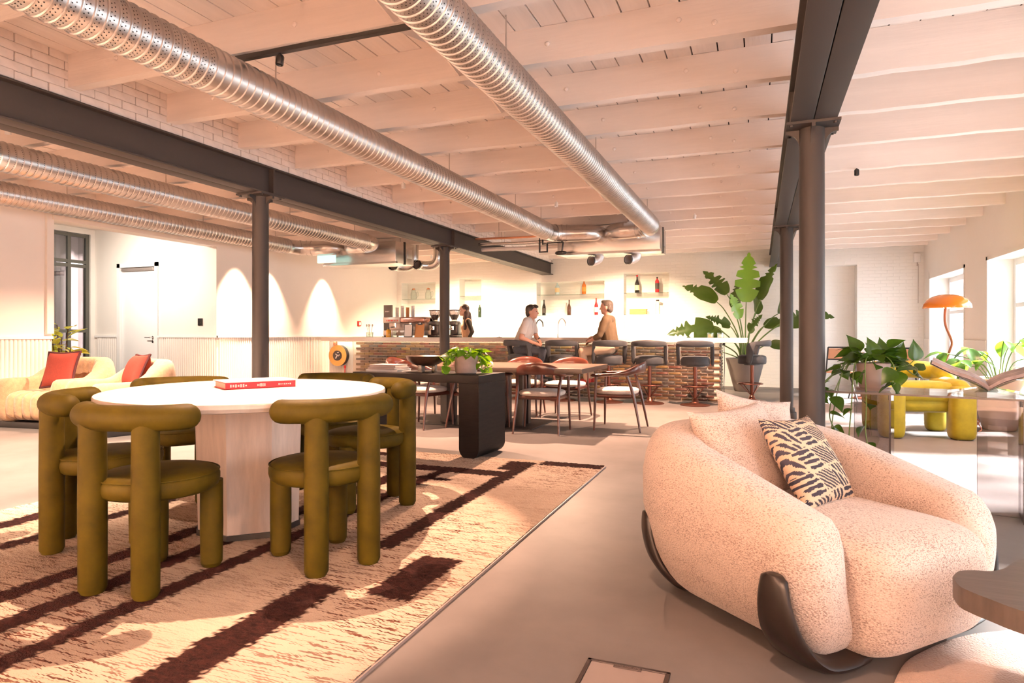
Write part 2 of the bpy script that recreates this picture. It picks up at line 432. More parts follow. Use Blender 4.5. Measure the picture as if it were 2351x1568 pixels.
# ------------------------------------------------------------------ room shell
XL, XR, YB, YF, ZC = -9.0, 3.05, 14.9, -2.5, 3.17
def cells(a0, a1, z0, z1, holes):
    """rectangles (a0,a1,z0,z1) of a wall left over by the holes"""
    ca = sorted({a0, a1, *[h[0] for h in holes], *[h[1] for h in holes]}); out = []
    for i in range(len(ca)-1):
        l, r = ca[i], ca[i+1]; mid = (l+r)/2; zs = z0
        for h in sorted([h for h in holes if h[0] <= mid <= h[1]], key=lambda h: h[2]):
            if h[2] > zs: out.append((l, r, zs, h[2]))
            zs = max(zs, h[3])
        if zs < z1: out.append((l, r, zs, z1))
    return out
g = G(); g.box(-13.2, 3.6, YF-0.2, 15.4, -0.12, 0); struct('floor', g, 'concrete_floor')

NICHES = [(-8.86, -7.85, 0.95, 2.49), (-7.16, -6.55, 0.95, 2.55), (-5.08, -3.40, 0.95, 2.40), (-2.945, -1.915, 0.95, 2.545)]
g = G()
for l, r, a, b in cells(-9.2, 3.6, 0, 3.3, NICHES+[(1.28, 1.87, 0, 2.57)]): g.box(l, r, YB, YB+0.32, a, b)
g.box(-9.2, 3.6, YB+0.32, YB+0.42, 0, 3.3)
struct('wall_back', g, 'brick_wall_paint')
g = G()
for l, r, a, b in cells(YF, YB, 0, 3.3, [(5.95, 8.80, 0, 2.70)]): g.box(-9.2, XL, l, r, a, b)
struct('wall_left', g, 'wall_paint')
g = G()
g.box(-12.3, -9.2, 5.75, 5.95, 0, 3.3)                                    # near cheek of the lobby
for l, r, a, b in cells(-12.3, -9.2, 0, 3.3, [(-11.41, -10.43, 0, 2.44)]): g.box(l, r, 8.80, 9.0, a, b)
g.box(-11.41, -10.43, 8.92, 9.0, 0, 2.44)
g.box(-12.3, -12.08, 5.95, 6.1, 0, 3.3); g.box(-12.3, -12.08, 8.72, 8.8, 0, 3.3); g.box(-12.3, -12.08, 6.1, 8.72, 3.06, 3.3)
g.box(-12.3, -9.2, 5.75, 9.0, 3.16, 3.3)
g.box(-13.2, -13.1, 5.0, 9.6, 0, 3.3); g.box(-13.2, -12.3, 5.0, 5.1, 0, 3.3); g.box(-13.2, -12.3, 9.5, 9.6, 0, 3.3); g.box(-13.2, -12.3, 5.0, 9.6, 3.3, 3.4)
struct('wall_lobby', g, 'wall_paint')
g = G(); g.box(XL-0.2, XR+0.5, YF-0.2, YF, 0, 3.3); struct('wall_front', g, 'wall_paint')
WIN = [(12.2, 14.4), (8.85, 11.05), (5.5, 7.7), (2.15, 4.35), (-1.2, 1.0)]
g = G()
for l, r, a, b in cells(YF, YB+0.4, 0, 3.3, [(y0, y1, 0.30, 2.20) for y0, y1 in WIN]): g.box(XR, XR+0.45, l, r, a, b)
struct('wall_right', g, 'wall_paint')
for i, (y0, y1) in enumerate(WIN):
    w = sempty('window_%d' % (i+2), (XR+0.34, (y0+y1)/2, 0.30)); hw = (y1-y0)/2; H = 1.90
    f = G()
    for a, b in ((-hw, -hw+0.09), (hw-0.09, hw), (-0.05, 0.05)): f.box(-0.04, 0.04, a, b, 0, H)
    for a, b in ((0, 0.09), (H-0.09, H), (1.22, 1.28)): f.box(-0.035, 0.035, -hw, hw, a, b)
    for a, b in ((-hw/2-0.015, -hw/2+0.015), (hw/2-0.015, hw/2+0.015)): f.box(-0.02, 0.02, a, b, 0.09, H-0.09)
    obj('window_frame', f, 'white_paint', w)
    for a, b in ((-hw+0.09, -0.05), (0.05, hw-0.09)):
        for c, d in ((0.09, 1.22), (1.28, H-0.09)):
            q = G(); q.box(-0.004, 0.004, a, b, c, d); obj('pane', q, 'pane_glass', w)
    s = G(); s.box(-0.40, 0.10, -hw-0.04, hw+0.04, -0.035, 0.0); obj('window_sill', s, 'white_paint', w)
    area((XR+0.48, (y0+y1)/2, 1.25), (0, (y0+y1)/2, 1.25), 1, y1-y0, 1.9, portal=True)
# slim linings round the window openings seen from the room, wainscot on the piers
g = G()
for y0, y1 in WIN:
    for a, b in ((y0-0.05, y0), (y1, y1+0.05)): g.box(XR-0.012, XR, a, b, 0.28, 2.25)
    g.box(XR-0.012, XR, y0-0.05, y1+0.05, 2.20, 2.25)
struct('trim_1', g, 'wall_paint')
g = G()
for a, b in ((14.4, 14.9), (11.05, 12.2), (7.7, 8.85), (4.35, 5.5)): g.box(XR-0.02, XR, a+0.05, b-0.05, 0, 1.05)
struct('trim_2', g, 'wall_paint')

# glazed steel screen in the lobby with a dim room behind
w1 = sempty('window_1', (-12.14, 7.4, 0)); f = G()
ys = (-1.28, -0.95, -0.33, 0.30, 0.93, 1.28)
for y in ys: f.box(-0.03, 0.03, y-0.03, y+0.03, 0, 3.06)
for z in (0.04, 0.55, 1.2, 2.44, 2.52, 3.02): f.box(-0.028, 0.028, -1.3, 1.3, z-0.03, z+0.03)
obj('window_frame', f, 'frame_grey_green', w1)
for a, b in zip(ys[:-1], ys[1:]):
    for c, d in ((0.07, 0.52), (0.58, 1.17), (1.23, 2.41), (2.55, 2.99)):
        q = G(); q.box(-0.004, 0.004, a+0.03, b-0.03, c, d); obj('pane', q, 'dark_pane_glass', w1)
g = G(); rows = []
for i in range(60):
    y = 5.2+4.2*i/59; rows.append((-12.95+0.05*math.sin(i*1.35), y))
g.add([(x, y, 0.02) for x, y in rows]+[(x, y, 3.2) for x, y in rows], [(i, i+1, 60+i+1, 60+i) for i in range(59)])
tag(obj('curtain', g, 'curtain_grey'), 'grey pleated curtain hanging behind the dark steel glazing', 'curtain')

# white door in the lobby end wall
d = sempty('door_1', (-10.92, 8.80, 0))
g = G(); g.box(-0.445, 0.445, 0.02, 0.06, 0.01, 2.40, bev=0.004); obj('door_leaf', g, 'white_paint', d)
g = G()
for a, b in ((-0.53, -0.45), (0.45, 0.53)): g.box(a, b, -0.025, 0.119, 0, 2.48)
g.box(-0.53, 0.53, -0.025, 0.119, 2.402, 2.48); obj('door_frame', g, 'white_paint', d)
g = G(); g.cyl((0.36, 0.02, 1.08), (0.36, -0.05, 1.08), 0.012); g.cyl((0.36, -0.045, 1.08), (0.23, -0.045, 1.08), 0.009)
g.cyl((0.36, 0.02, 1.08), (0.36, 0.012, 1.08), 0.026); g.cyl((0.36, 0.02, 1.0), (0.36, 0.012, 1.0), 0.022)
obj('door_handle', g, 'chrome', d)
g = G(); g.box(-0.42, 0.40, -0.02, 0.02, 2.33, 2.385, bev=0.005); obj('door_closer', g, 'machine_grey', d)

# ribbed wainscot (ribs a few pixels wide: one piece of geometry per run) and its cap rail
def ribs(name, p0, p1, nrm, z0=0.0, z1=1.08, pitch=0.052, r=0.019, m='rib_paint'):
    p0 = Vector(p0); p1 = Vector(p1); n = Vector(nrm); L = (p1-p0).length; t = (p1-p0)/L; k = int(L/pitch)
    g = G(); prof = []
    for i in range(k):
        s0 = i*pitch
        for j in range(6):
            a = PI*j/5; prof.append((s0+pitch/2-math.cos(a)*pitch*0.44, 0.004+math.sin(a)*r))
    pts = [p0+t*a+n*b for a, b in prof]
    N = len(pts)
    g.add([(q.x, q.y, z0) for q in pts]+[(q.x, q.y, z1) for q in pts], [(i, i+1, N+i+1, N+i) for i in range(N-1)])
    return struct(name, g, m, ang=60)
ribs('wall_left_panelling', (XL, YF, 0), (XL, 5.95, 0), (1, 0, 0))
ribs('wall_left_panelling_far', (XL, 8.85, 0), (XL, YB, 0), (1, 0, 0))
ribs('wall_lobby_panelling', (-10.36, 8.80, 0), (-9.0, 8.80, 0), (0, -1, 0))
ribs('wall_lobby_panelling_short', (-12.0, 8.80, 0), (-11.48, 8.80, 0), (0, -1, 0))
g = G()
g.box(XL, XL+0.035, YF, 5.95, 1.08, 1.115); g.box(XL, XL+0.035, 8.77, YB, 1.08, 1.115)
g.box(-10.38, XL+0.035, 8.765, 8.80, 1.08, 1.115); g.box(-12.05, -11.46, 8.765, 8.80, 1.08, 1.115)
struct('trim_3', g, 'white_paint')
g = G(); g.box(XL, -8.93, 5.93, 8.35, 2.70, 2.76); g.box(XL, -8.955, 5.86, 5.95, 1.15, 2.76); struct('trim_4', g, 'wall_paint')

# ------------------------------------------------------------------ ceiling: planks and joists one by one
ceil = sempty('ceiling', (0, 0, 0))
g = G(); g.box(XL-0.2, XR+0.5, YF-0.2, YB+0.4, ZC+0.035, ZC+0.1); obj('deck', g, 'roof_dark', ceil)
pw = 0.178; n = int((XR-XL)/pw)+1
g = G(); g.box(-pw/2+0.005, pw/2-0.005, YF, YB, 0, 0.03)
pm = obj('plank', g, 'plank_paint', ceil, loc=(XL+pw/2, 0, ZC)); 
for i in range(1, n): inst('plank', pm.data, ceil, (XL+pw*(i+0.5), 0, ZC+random.uniform(-0.004, 0.004)))
JY = [-1.3, -0.4, 0.5, 1.4, 2.3, 3.2, 4.03, 4.83, 5.64, 6.57, 7.61, 8.5, 9.45, 10.34, 11.26, 12.1, 13.0, 13.85, 14.55]
def joist_mesh(x0, x1, z0, z1):
    g = G(); N = 14
    rings = []
    for i in range(N+1):
        x = x0+(x1-x0)*i/N; w = random.uniform(-0.003, 0.003); h = random.uniform(-0.005, 0.005)
        rings.append([(x, w, z0+h), (x, 0.085+w, z0+h), (x, 0.085+w, z1), (x, w, z1)])
    g.loft(rings); return g
bays = ((-9.0, -4.86, 2.93), (-4.68, 0.22, 2.93), (0.46, 3.05, 2.88))
protos = []
for k in range(3):
    protos.append([joist_mesh(x0, x1, z, ZC) for (x0, x1, z) in bays])
pmesh = {}
bolt_g = G(); bolt_g.superell((0, 0, 0), (0.017, 0.012, 0.017), 1, 1, 10, 6)
bolt_me = None
for j, y in enumerate(JY):
    for b in range(3):
        key = (j % 3, b)
        if key not in pmesh:
            o = obj('joist', protos[key[0]][b], 'ceiling_paint', ceil, ang=30); o.location = (0, y, 0); pmesh[key] = o.data
        else: o = inst('joist', pmesh[key], ceil, (0, y, 0))
        if b == 1 and y > 2.2:
            for x, z in ((-0.45, 3.06), (-0.2, 3.01), (-1.35, 3.05), (-2.6, 3.04), (-4.2, 3.07)):
                if bolt_me is None: bb = obj('bolt', bolt_g, 'ceiling_paint', o); bolt_me = bb.data
                else: bb = inst('bolt', bolt_me, o)
                bb.location = (x+random.uniform(-0.06, 0.06), -0.002, z)
# herringbone strutting between the joists of the middle bay
br_me = {}
for a, b in zip(JY[4:-2], JY[5:-1]):
    y0, y1 = a+0.085, b; x = -1.98+random.uniform(-0.02, 0.02)
    for k, (za, zb, dx) in enumerate(((2.965, 3.135, 0.0), (3.135, 2.965, 0.05))):
        g = G(); g.tube([(x+dx, y0, za), (x+dx, y1, zb)], [0.042, 0.042], 4, True, None)
        o = obj('strut', g, 'ceiling_paint', ceil, ang=10)

# painted bricks between the left steel beam and the ceiling
wb = sempty('wall_beam', (0, 0, 0))
g = G(); g.box(-4.905, -4.675, 1.55, YB, 2.855, ZC); obj('mortar', g, 'mortar_dark', wb)
bm_ = []
for k in range(4):
    g = G(); L = 0.1105
    g.box(-0.12, 0.012, -L+random.uniform(0, 0.003), L-random.uniform(0, 0.003), -0.0307, 0.0307, bev=0.006)
    me = bpy.data.meshes.new('brick'); me.from_pydata(g.v, [], g.f); finish(me, 50); me.materials.append(M('brick_piece_paint')); bm_.append(me)
for r in range(5):
    z = 2.887+r*0.0635; y = 1.60+(0.11 if r % 2 else 0)
    while y < YB-0.1:
        inst('brick', bm_[random.randrange(4)], wb, (-4.680+random.uniform(-0.004, 0.005), y, z+random.uniform(-0.002, 0.002)), (random.uniform(-0.012, 0.012), 0, random.uniform(-0.01, 0.01)))
        y += 0.2255

# ------------------------------------------------------------------ steel frame
def steel_beam(x, label, y0, y1, stiff):
    t = thing('steel_beam', label, 'beam', (x, 0, 0), 0)
    for s in (-1, 1):
        c = s*0.0735
        g = G(); g.box(c-0.009, c+0.009, y0, y1, 2.585, 2.835); obj('web', g, 'steel_paint', t)
        g = G(); g.box(c-0.0705, c+0.0705, y0, y1, 2.57, 2.586, bev=0.003); obj('flange', g, 'steel_paint', t)
        g = G(); g.box(c-0.0705, c+0.0705, y0, y1, 2.834, 2.85, bev=0.003); obj('flange', g, 'steel_paint', t)
        for y in stiff:
            g = G(); a, b = (c+0.009, c+0.0675) if s > 0 else (c-0.0675, c-0.009)
            g.box(a, b, y-0.012, y+0.012, 2.586, 2.834); obj('stiffener', g, 'steel_paint', t)
    return t
steel_beam(-4.79, 'long dark grey steel beam under painted bricks on the left', 1.2, YB-0.02, (5.3, 9.50))
steel_beam(0.335, 'long dark grey steel beam overhead on the right, double flanged', YF, YB-0.02, (4.90, 9.36))
def column_proto():
    t = thing('steel_column', 'x', 'column', (0, 0, 0), 0, 'dark grey round steel columns')
    g = G(); g.lathe([(0.088, 0.12), (0.088, 0.14), (0.084, 0.16), (0.080, 2.40), (0.080, 2.555)], 32); obj('shaft', g, 'steel_paint', t)
    g = G(); g.lathe([(0.125, 0), (0.125, 0.10), (0.118, 0.112), (0.104, 0.114), (0.104, 0.16), (0.098, 0.172), (0.086, 0.175)], 32); obj('base', g, 'steel_paint', t)
    g = G(); g.box(-0.165, 0.165, -0.165, 0.165, 2.552, 2.57); obj('cap_plate', g, 'steel_paint', t)
    prof = [(0.07, 2.552), (0.165, 2.552), (0.165, 2.528)]
    for i in range(7):
        a = PI/2*i/6; prof.append((0.165-0.085*math.sin(a), 2.44+0.088*math.cos(a)-0.0))
    prof += [(0.07, 2.40)]
    for k in range(4):
        g = G(); n = len(prof)
        g.add([(x, -0.012, z) for x, z in prof]+[(x, 0.012, z) for x, z in prof], [tuple(range(n)), tuple(range(2*n-1, n-1, -1))]+[(i, (i+1) % n, n+(i+1) % n, n+i) for i in range(n)], Matrix.Rotation(k*PI/2, 4, 'Z'))
        obj('gusset', g, 'steel_paint', t, ang=30)
    for sx in (-1, 1):
        for sy in (-1, 1):
            g = G(); g.lathe([(0.014, 0), (0.014, 0.012)], 6); obj('bolt', g, 'steel_paint', t, loc=(sx*0.135, sy*0.135, 2.54))
    return t
c0 = column_proto(); c0.location = (-4.79, 5.26, 0); c0['label'] = 'dark round steel column beyond the left side of the round table'
dup(c0, (-4.79, 9.41, 0), 0, 'slim dark steel column standing in front of the bar grinders')
dup(c0, (0.335, 4.87, 0), 0, 'thick dark steel column rising right behind the cream armchair')
dup(c0, (0.335, 9.32, 0), 0, 'steel column with stepped base, left of the thick near column')

# ------------------------------------------------------------------ ventilation ducts
def spiral(x, z, y0, y1, R, pitch, h=0.0075, seg=36):
    g = G(); rings = []; n = int((y1-y0)/pitch); prof = ((0.0, 0), (0.74, 0), (0.80, 0.9), (0.87, 1.0), (0.94, 0.9))
    for i in range(n):
        for u, k in prof:
            y = y0+(i+u)*pitch
            rings.append([(x+(R+h*k)*math.cos(2*PI*q/seg), y+pitch*(q/seg)*0, z+(R+h*k)*math.sin(2*PI*q/seg)) for q in range(seg)])
    g.loft(rings, cap=True); return g
def perfs(x, z, R, pitch, ranges, a0, a1, nd):
    g = G(); rr = R+0.0012
    for y0, y1 in ranges:
        for i in range(int((y1-y0)/pitch)):
            yc = y0+(i+0.31)*pitch
            for row in (-0.009, 0.009):
                for k in range(nd):
                    a = math.radians(a0+(a1-a0)*(k+(0.5 if row > 0 else 0))/nd)
                    c = Vector((x+rr*math.cos(a), yc+row, z+rr*math.sin(a))); t = Vector((-math.sin(a), 0, math.cos(a))); s = 0.0042
                    g.add([c+t*s, c+Vector((0, s, 0)), c-t*s, c-Vector((0, s, 0))], [(0, 1, 2, 3)])
    return g
def duct(x, label, y0, y1, elbow, ranges, a0, a1, pitch=0.062, R=0.132, rods=()):
    z = 2.745
    t = thing('spiral_duct', label, 'duct', (0, 0, 0), 0, 'galvanised spiral ducts')
    obj('pipe', spiral(x, z, y0, y1, R, pitch), 'galvanised', t, ang=18)
    obj('perforations', perfs(x, z, R, pitch, ranges, a0, a1, 16), 'hole_dark', t, ang=None, kind='stuff')
    e = [(x, y1-0.03, z)]+[(x+dx, 9.5+dy, z) for dx, dy in elbow]
    path = smooth_path(e, 6)
    g = G(); g.tube(path, R+0.001, 32, True); obj('elbow', g, 'galvanised_smooth', t, ang=50)
    for q in (0.34, 0.40, 0.46):
        i = int(q*(len(path)-2)); a, b = Vector(path[i]), Vector(path[i+1]); d = (b-a).normalized()
        g = G(); g.tube([a, a+d*0.018], R+0.009, 32, True); obj('joint_ring', g, 'galvanised_smooth', t)
    for y in rods:
        g = G(); g.cyl((x, y, z+R-0.01), (x, y, ZC+0.01), 0.005, seg=8); obj('hanger_rod', g, 'galvanised_smooth', t)
    return t
EL = [(0.0, 0.10), (0.08, 0.30), (0.30, 0.42), (0.52, 0.45), (0.66, 0.56), (0.68, 0.72)]
ER = [(-a, b) for a, b in EL]
duct(-3.10, 'big spiral air duct crossing from the top left above the round table', -1.6, 9.5, EL, [(1.0, 2.95), (5.4, 7.9)], 250, 400, rods=(0.9, 3.55, 6.2, 8.2, 9.3))
duct(-1.50, 'big spiral air duct running down the middle of the ceiling', -1.6, 9.5, ER, [(1.0, 6.3)], 230, 380, rods=(0.9, 3.8, 6.2, 9.3))
duct(-6.38, 'spiral air duct beyond the left beam, nearer of the pair', -0.5, 9.5, ER, [(3.0, 5.6), (7.2, 8.6)], 270, 400, rods=(3.2, 5.5, 7.6, 9.2))
duct(-8.04, 'spiral air duct beyond the left beam, nearer the far wall', -0.5, 9.5, EL, [(3.8, 8.8)], 270, 400, rods=(3.2, 5.5, 7.6, 9.2))
def plenum(x0, x1, label):
    t = thing('ventilation_unit', label, 'air unit', ((x0+x1)/2, 10.22, 2.45), 0); hw = (x1-x0)/2
    g = G(); g.box(-hw, hw, 0, 0.66, 0, 0.40, bev=0.006); obj('casing', g, 'galvanised_smooth', t)
    g = G(); g.box(-hw-0.01, hw+0.01, -0.012, 0.05, -0.01, 0.025); obj('rim', g, 'galvanised_smooth', t)
    g = G(); g.box(hw-0.02, hw+0.012, 0.30, 0.345, -0.01, 0.41); obj('seam_strip', g, 'black_metal', t)
    g = G(); g.box(hw, hw+0.008, 0.40, 0.58, 0.12, 0.30, bev=0.003); obj('access_panel', g, 'galvanised', t)
    for s in (-1, 1):
        g = G(); g.cyl((s*(hw-0.1), 0.33, 0.39), (s*(hw-0.1), 0.33, 0.71), 0.006, seg=8); obj('hanger_rod', g, 'galvanised_smooth', t)
    return t
plenum(-3.12, -1.45, 'grey metal ventilation box joining the two middle ducts')
plenum(-7.78, -6.20, 'grey metal ventilation box joining the two left ducts')
def vent_elbow(x, y, label):
    t = thing('vent_elbow', label, 'vent pipe', (x, y, 2.53), 0, 'short open elbows')
    p = smooth_path([(0, 0, 0), (0.02, 0.12, 0), (0.12, 0.24, 0.0), (0.26, 0.27, 0.03), (0.33, 0.27, 0.14), (0.34, 0.27, 0.34), (0.34, 0.27, 0.64)], 5)
    g = G(); g.tube(p, 0.092, 24, False); obj('pipe', g, 'galvanised_smooth', t, ang=60)
    g = G(); g.tube([(0, -0.012, 0), (0, 0.02, 0)], 0.102, 24, False); g.tube([(0, 0.02, 0), (0, -0.012, 0)], 0.088, 24, False); obj('rim', g, 'black_metal', t)
    g = G(); g.lathe([(0.0, 0), (0.086, 0)], 20, Matrix.Translation((0, 0.05, 0)) @ Matrix.Rotation(1.15, 4, 'X')); obj('damper_flap', g, 'machine_grey', t)
vent_elbow(-6.98, 11.4, 'open metal vent elbow under the left air box')
vent_elbow(-6.40, 11.35, 'open metal vent elbow just left of the slim column')
for k, (dx, lab) in enumerate(((0.0, 'half-hidden vent spout below the middle air box, left one'), (0.62, 'vent spout below the middle air box, right one'))):
    t = thing('vent_spout', lab, 'vent pipe', (-2.62+dx, 10.50, 2.40), 0)
    g = G(); g.tube(smooth_path([(0, 0, -0.04), (0.04, 0.07, -0.035), (0.10, 0.11, 0.0), (0.12, 0.12, 0.06)], 5), 0.075, 20, False); obj('pipe', g, 'pipe_lagging', t, ang=60)
    g = G(); g.tube([(-0.005, -0.01, -0.04), (0.006, 0.012, -0.04)], 0.082, 20, False); obj('rim', g, 'black_metal', t)
# refrigerant pipes beside the middle unit
for k in range(3):
    t = thing('refrigerant_pipe', ['upper copper pipe running from the bricks to the middle air box', 'middle silver pipe running from the bricks to the middle air box', 'lower lagged pipe running from the bricks to the middle air box'][k], 'pipe', (0, 0, 0))
    y = 10.3+0.14*k; z = 2.80-0.075*k
    g = G(); g.tube(smooth_path([(-4.64, y, z), (-4.3, y, z), (-3.8, y, z-0.01), (-3.3, y, z), (-3.1, y, z)], 4), 0.018+0.008*k, 12); obj('tube', g, ['copper', 'galvanised_smooth', 'pipe_lagging'][k], t)
    for x in (-4.2, -3.5):
        g = G(); g.cyl((x, y, z), (x, y, ZC), 0.004, seg=6); obj('hanger_rod', g, 'galvanised_smooth', t)
t = thing('pipe_bracket', 'black looped bracket under the middle duct elbow', 'bracket', (-3.35, 9.98, 2.48))
g = G(); g.tube([(0, 0, 0.2), (0, 0, 0.0), (0.13, 0, 0.0), (0.13, 0, 0.13), (0.05, 0, 0.13), (0.05, 0, 0.2)], 0.018, 8); obj('loop', g, 'black_metal', t)
g = G(); g.cyl((0, 0, 0.18), (0, 0, 0.70), 0.008, seg=8); obj('hanger_rod', g, 'black_metal', t)
g = G(); g.superell((0.36, 0, -0.03), (0.10, 0.05, 0.035), 0.8, 0.9, 16, 8); g.cyl((0.38, 0, 0), (0.40, 0, 0.14), 0.014, seg=8); g.cyl((0.43, 0, -0.03), (0.56, 0, -0.025), 0.006, seg=6); g.cyl((0.40, 0, 0.14), (0.13, 0, 0.14), 0.01, seg=8); obj('valve', g, 'black_metal', t)
t = thing('exit_sign', 'small pale green exit sign box hung below the left ducts', 'sign', (-7.55, 10.0, 2.47))
g = G(); g.box(-0.20, 0.20, -0.02, 0.02, 0, 0.14, bev=0.006); obj('panel', g, 'exit_green', t)
g = G(); g.box(-0.21, 0.21, -0.03, 0.03, 0.14, 0.165); g.cyl((0, 0, 0.16), (0, 0, 0.70), 0.006, seg=8); obj('bracket', g, 'white_paint', t)

# ------------------------------------------------------------------ ceiling spotlights (fixture with its light; some are added)
def spot_lamp(x, y, z, tgt, power, label, angle=70, blend=0.6, radius=0.035, color=WARM, mt='white_paint', ZT=2.932):
    t = thing('ceiling_spotlight', label, 'spotlight', (x, y, z), 0, 'ceiling spotlights')
    dvec = (Vector(tgt)-Vector((x, y, z))).normalized(); R = dvec.to_track_quat('-Z', 'Y').to_matrix().to_4x4()
    g = G(); g.lathe([(0.0, 0.030), (0.020, 0.030), (0.024, 0.022), (0.024, -0.028), (0.021, -0.032), (0.018, -0.02), (0.0, -0.018)], 20, R); obj('head', g, mt, t)
    g = G(); g.cyl((0, 0, 0.02), (0, 0, max(0.04, ZT-z)), 0.008, seg=8); obj('stem', g, mt, t)
    L = spot(tuple(Vector((x, y, z))+dvec*0.05), tgt, power, angle, blend, radius, color); return t
t = thing('light_track', 'thin black lighting track under the joist above the round table', 'track', (0, 0, 0))
g = G(); g.box(-3.6, -1.55, 3.225, 3.26, 2.902, 2.932); obj('rail', g, 'black_metal', t)

# ------------------------------------------------------------------ rug under the round table (woven bands computed per vertex)
def make_rug():
    x0, x1, y0, y1 = -4.55, -1.24, 0.6, 5.46; st = 0.0125
    nx = int((x1-x0)/st)+1; ny = int((y1-y0)/st)+1
    rs = np.random.RandomState(3)
    X, Y = np.meshgrid(np.linspace(x0, x1, nx), np.linspace(y0, y1, ny))
    jag = rs.uniform(-0.016, 0.016, (ny, nx))+np.cumsum(rs.uniform(-0.004, 0.004, (ny, 1)), 0)*0.6
    jy = rs.uniform(-0.012, 0.012, (ny, nx))
    D = np.zeros((ny, nx))
    bands = [(-3.10, -2.965, 0.6, 3.05), (-2.80, -2.665, 0.6, 3.6), (-2.48, -2.365, 0.6, 4.75), (-1.91, -1.715, 0.6, 2.42), (-1.60, -1.375, 2.385, 2.92),
             (-1.93, -1.80, 2.94, 5.30), (-3.45, -1.85, 4.74, 4.93), (-1.76, -1.22, 5.29, 5.48), (-4.25, -4.10, 2.0, 3.4), (-2.78, -2.62, 3.85, 4.60), (-2.75, -2.2, 4.45, 4.53),
             (-2.05, -1.80, 5.0, 5.36), (-3.95, -3.80, 0.6, 1.9), (-3.55, -3.42, 3.3, 5.2), (-4.4, -3.5, 4.3, 4.42), (-3.9, -3.1, 5.18, 5.32), (-3.8, -3.68, 2.2, 3.3)]
    for a, b, c, d in bands: D = np.maximum(D, ((X+jag > a) & (X+jag < b) & (Y+jy > c) & (Y+jy < d)).astype(float))
    me = bpy.data.meshes.new('pile')
    Z = 0.016+0.003*rs.uniform(-1, 1, (ny, nx))
    V = np.stack([X, Y, Z], -1).reshape(-1, 3)
    idx = np.arange(nx*ny).reshape(ny, nx)
    F = np.stack([idx[:-1, :-1], idx[:-1, 1:], idx[1:, 1:], idx[1:, :-1]], -1).reshape(-1, 4)
    me.vertices.add(len(V)); me.vertices.foreach_set('co', V.ravel())
    me.loops.add(F.size); me.loops.foreach_set('vertex_index', F.ravel())
    me.polygons.add(len(F)); me.polygons.foreach_set('loop_start', np.arange(0, F.size, 4)); me.polygons.foreach_set('loop_total', np.full(len(F), 4))
    me.update(); me.validate()
    at = me.attributes.new('band', 'FLOAT', 'POINT'); at.data.foreach_set('value', D.ravel())
    m = mat('rug_wool', (0.5, 0.4, 0.3), 1.0, spec=0.05); nt = m.node_tree; p = nt.nodes['Principled BSDF']
    tc = nt.nodes.new('ShaderNodeTexCoord')
    def noise(scale, sx, sy, det=3, dist=0.0):
        mp = nt.nodes.new('ShaderNodeMapping'); mp.inputs['Scale'].default_value = (sx, sy, 1); nt.links.new(tc.outputs['Object'], mp.inputs[0])
        n = nt.nodes.new('ShaderNodeTexNoise'); n.inputs['Scale'].default_value = scale; n.inputs['Detail'].default_value = det; n.inputs['Distortion'].default_value = dist
        nt.links.new(mp.outputs[0], n.inputs['Vector']); return n
    def ramp(src, p0, c0, p1, c1):
        r = nt.nodes.new('ShaderNodeValToRGB'); e = r.color_ramp.elements
        e[0].position = p0; e[0].color = (*c0, 1); e[1].position = p1; e[1].color = (*c1, 1); nt.links.new(src, r.inputs[0]); return r
    def mix(f, a, b):
        q = nt.nodes.new('ShaderNodeMix'); q.data_type = 'RGBA'; nt.links.new(f, q.inputs[0]); nt.links.new(a, q.inputs[6]); nt.links.new(b, q.inputs[7]); return q
    base = ramp(noise(1.4, 0.6, 1.2).outputs[0], 0.35, (0.44, 0.335, 0.262), 0.65, (0.55, 0.435, 0.345))
    dash = ramp(noise(13.0, 0.55, 9.5, 4, 0.25).outputs[0], 0.545, (0, 0, 0), 0.575, (1, 1, 1))
    patch = ramp(noise(1.1, 0.8, 1.0, 2).outputs[0], 0.38, (0.15, 0.15, 0.15), 0.6, (1, 1, 1))
    mul = nt.nodes.new('ShaderNodeMath'); mul.operation = 'MULTIPLY'; nt.links.new(dash.outputs[0], mul.inputs[0]); nt.links.new(patch.outputs[0], mul.inputs[1])
    dk = ramp(noise(30, 1, 3).outputs[0], 0.3, (0.009, 0.004, 0.004), 0.75, (0.040, 0.015, 0.013))
    line = ramp(noise(20, 1, 3).outputs[0], 0.3, (0.05, 0.018, 0.013), 0.7, (0.14, 0.06, 0.04))
    c1 = mix(mul.outputs[0], base.outputs[0], line.outputs[0])
    an = nt.nodes.new('ShaderNodeAttribute'); an.attribute_name = 'band'
    c2 = mix(an.outputs['Fac'], c1.outputs[2], dk.outputs[0]); nt.links.new(c2.outputs[2], p.inputs['Base Color'])
    bn = noise(150, 1, 1, 2); bp = nt.nodes.new('ShaderNodeBump'); bp.inputs['Strength'].default_value = 0.9; bp.inputs['Distance'].default_value = 0.008
    nt.links.new(bn.outputs[0], bp.inputs['Height']); nt.links.new(bp.outputs[0], p.inputs['Normal'])
    t = thing('rug', 'large beige wool rug with dark brown broken bands under the round table', 'rug', (0, 0, 0))
    obj('pile', me, m, t)
    g = G(); g.box(x0-0.004, x1+0.008, y0, y1, 0.001, 0.013); obj('backing', g, 'box_lid', t)
make_rug()

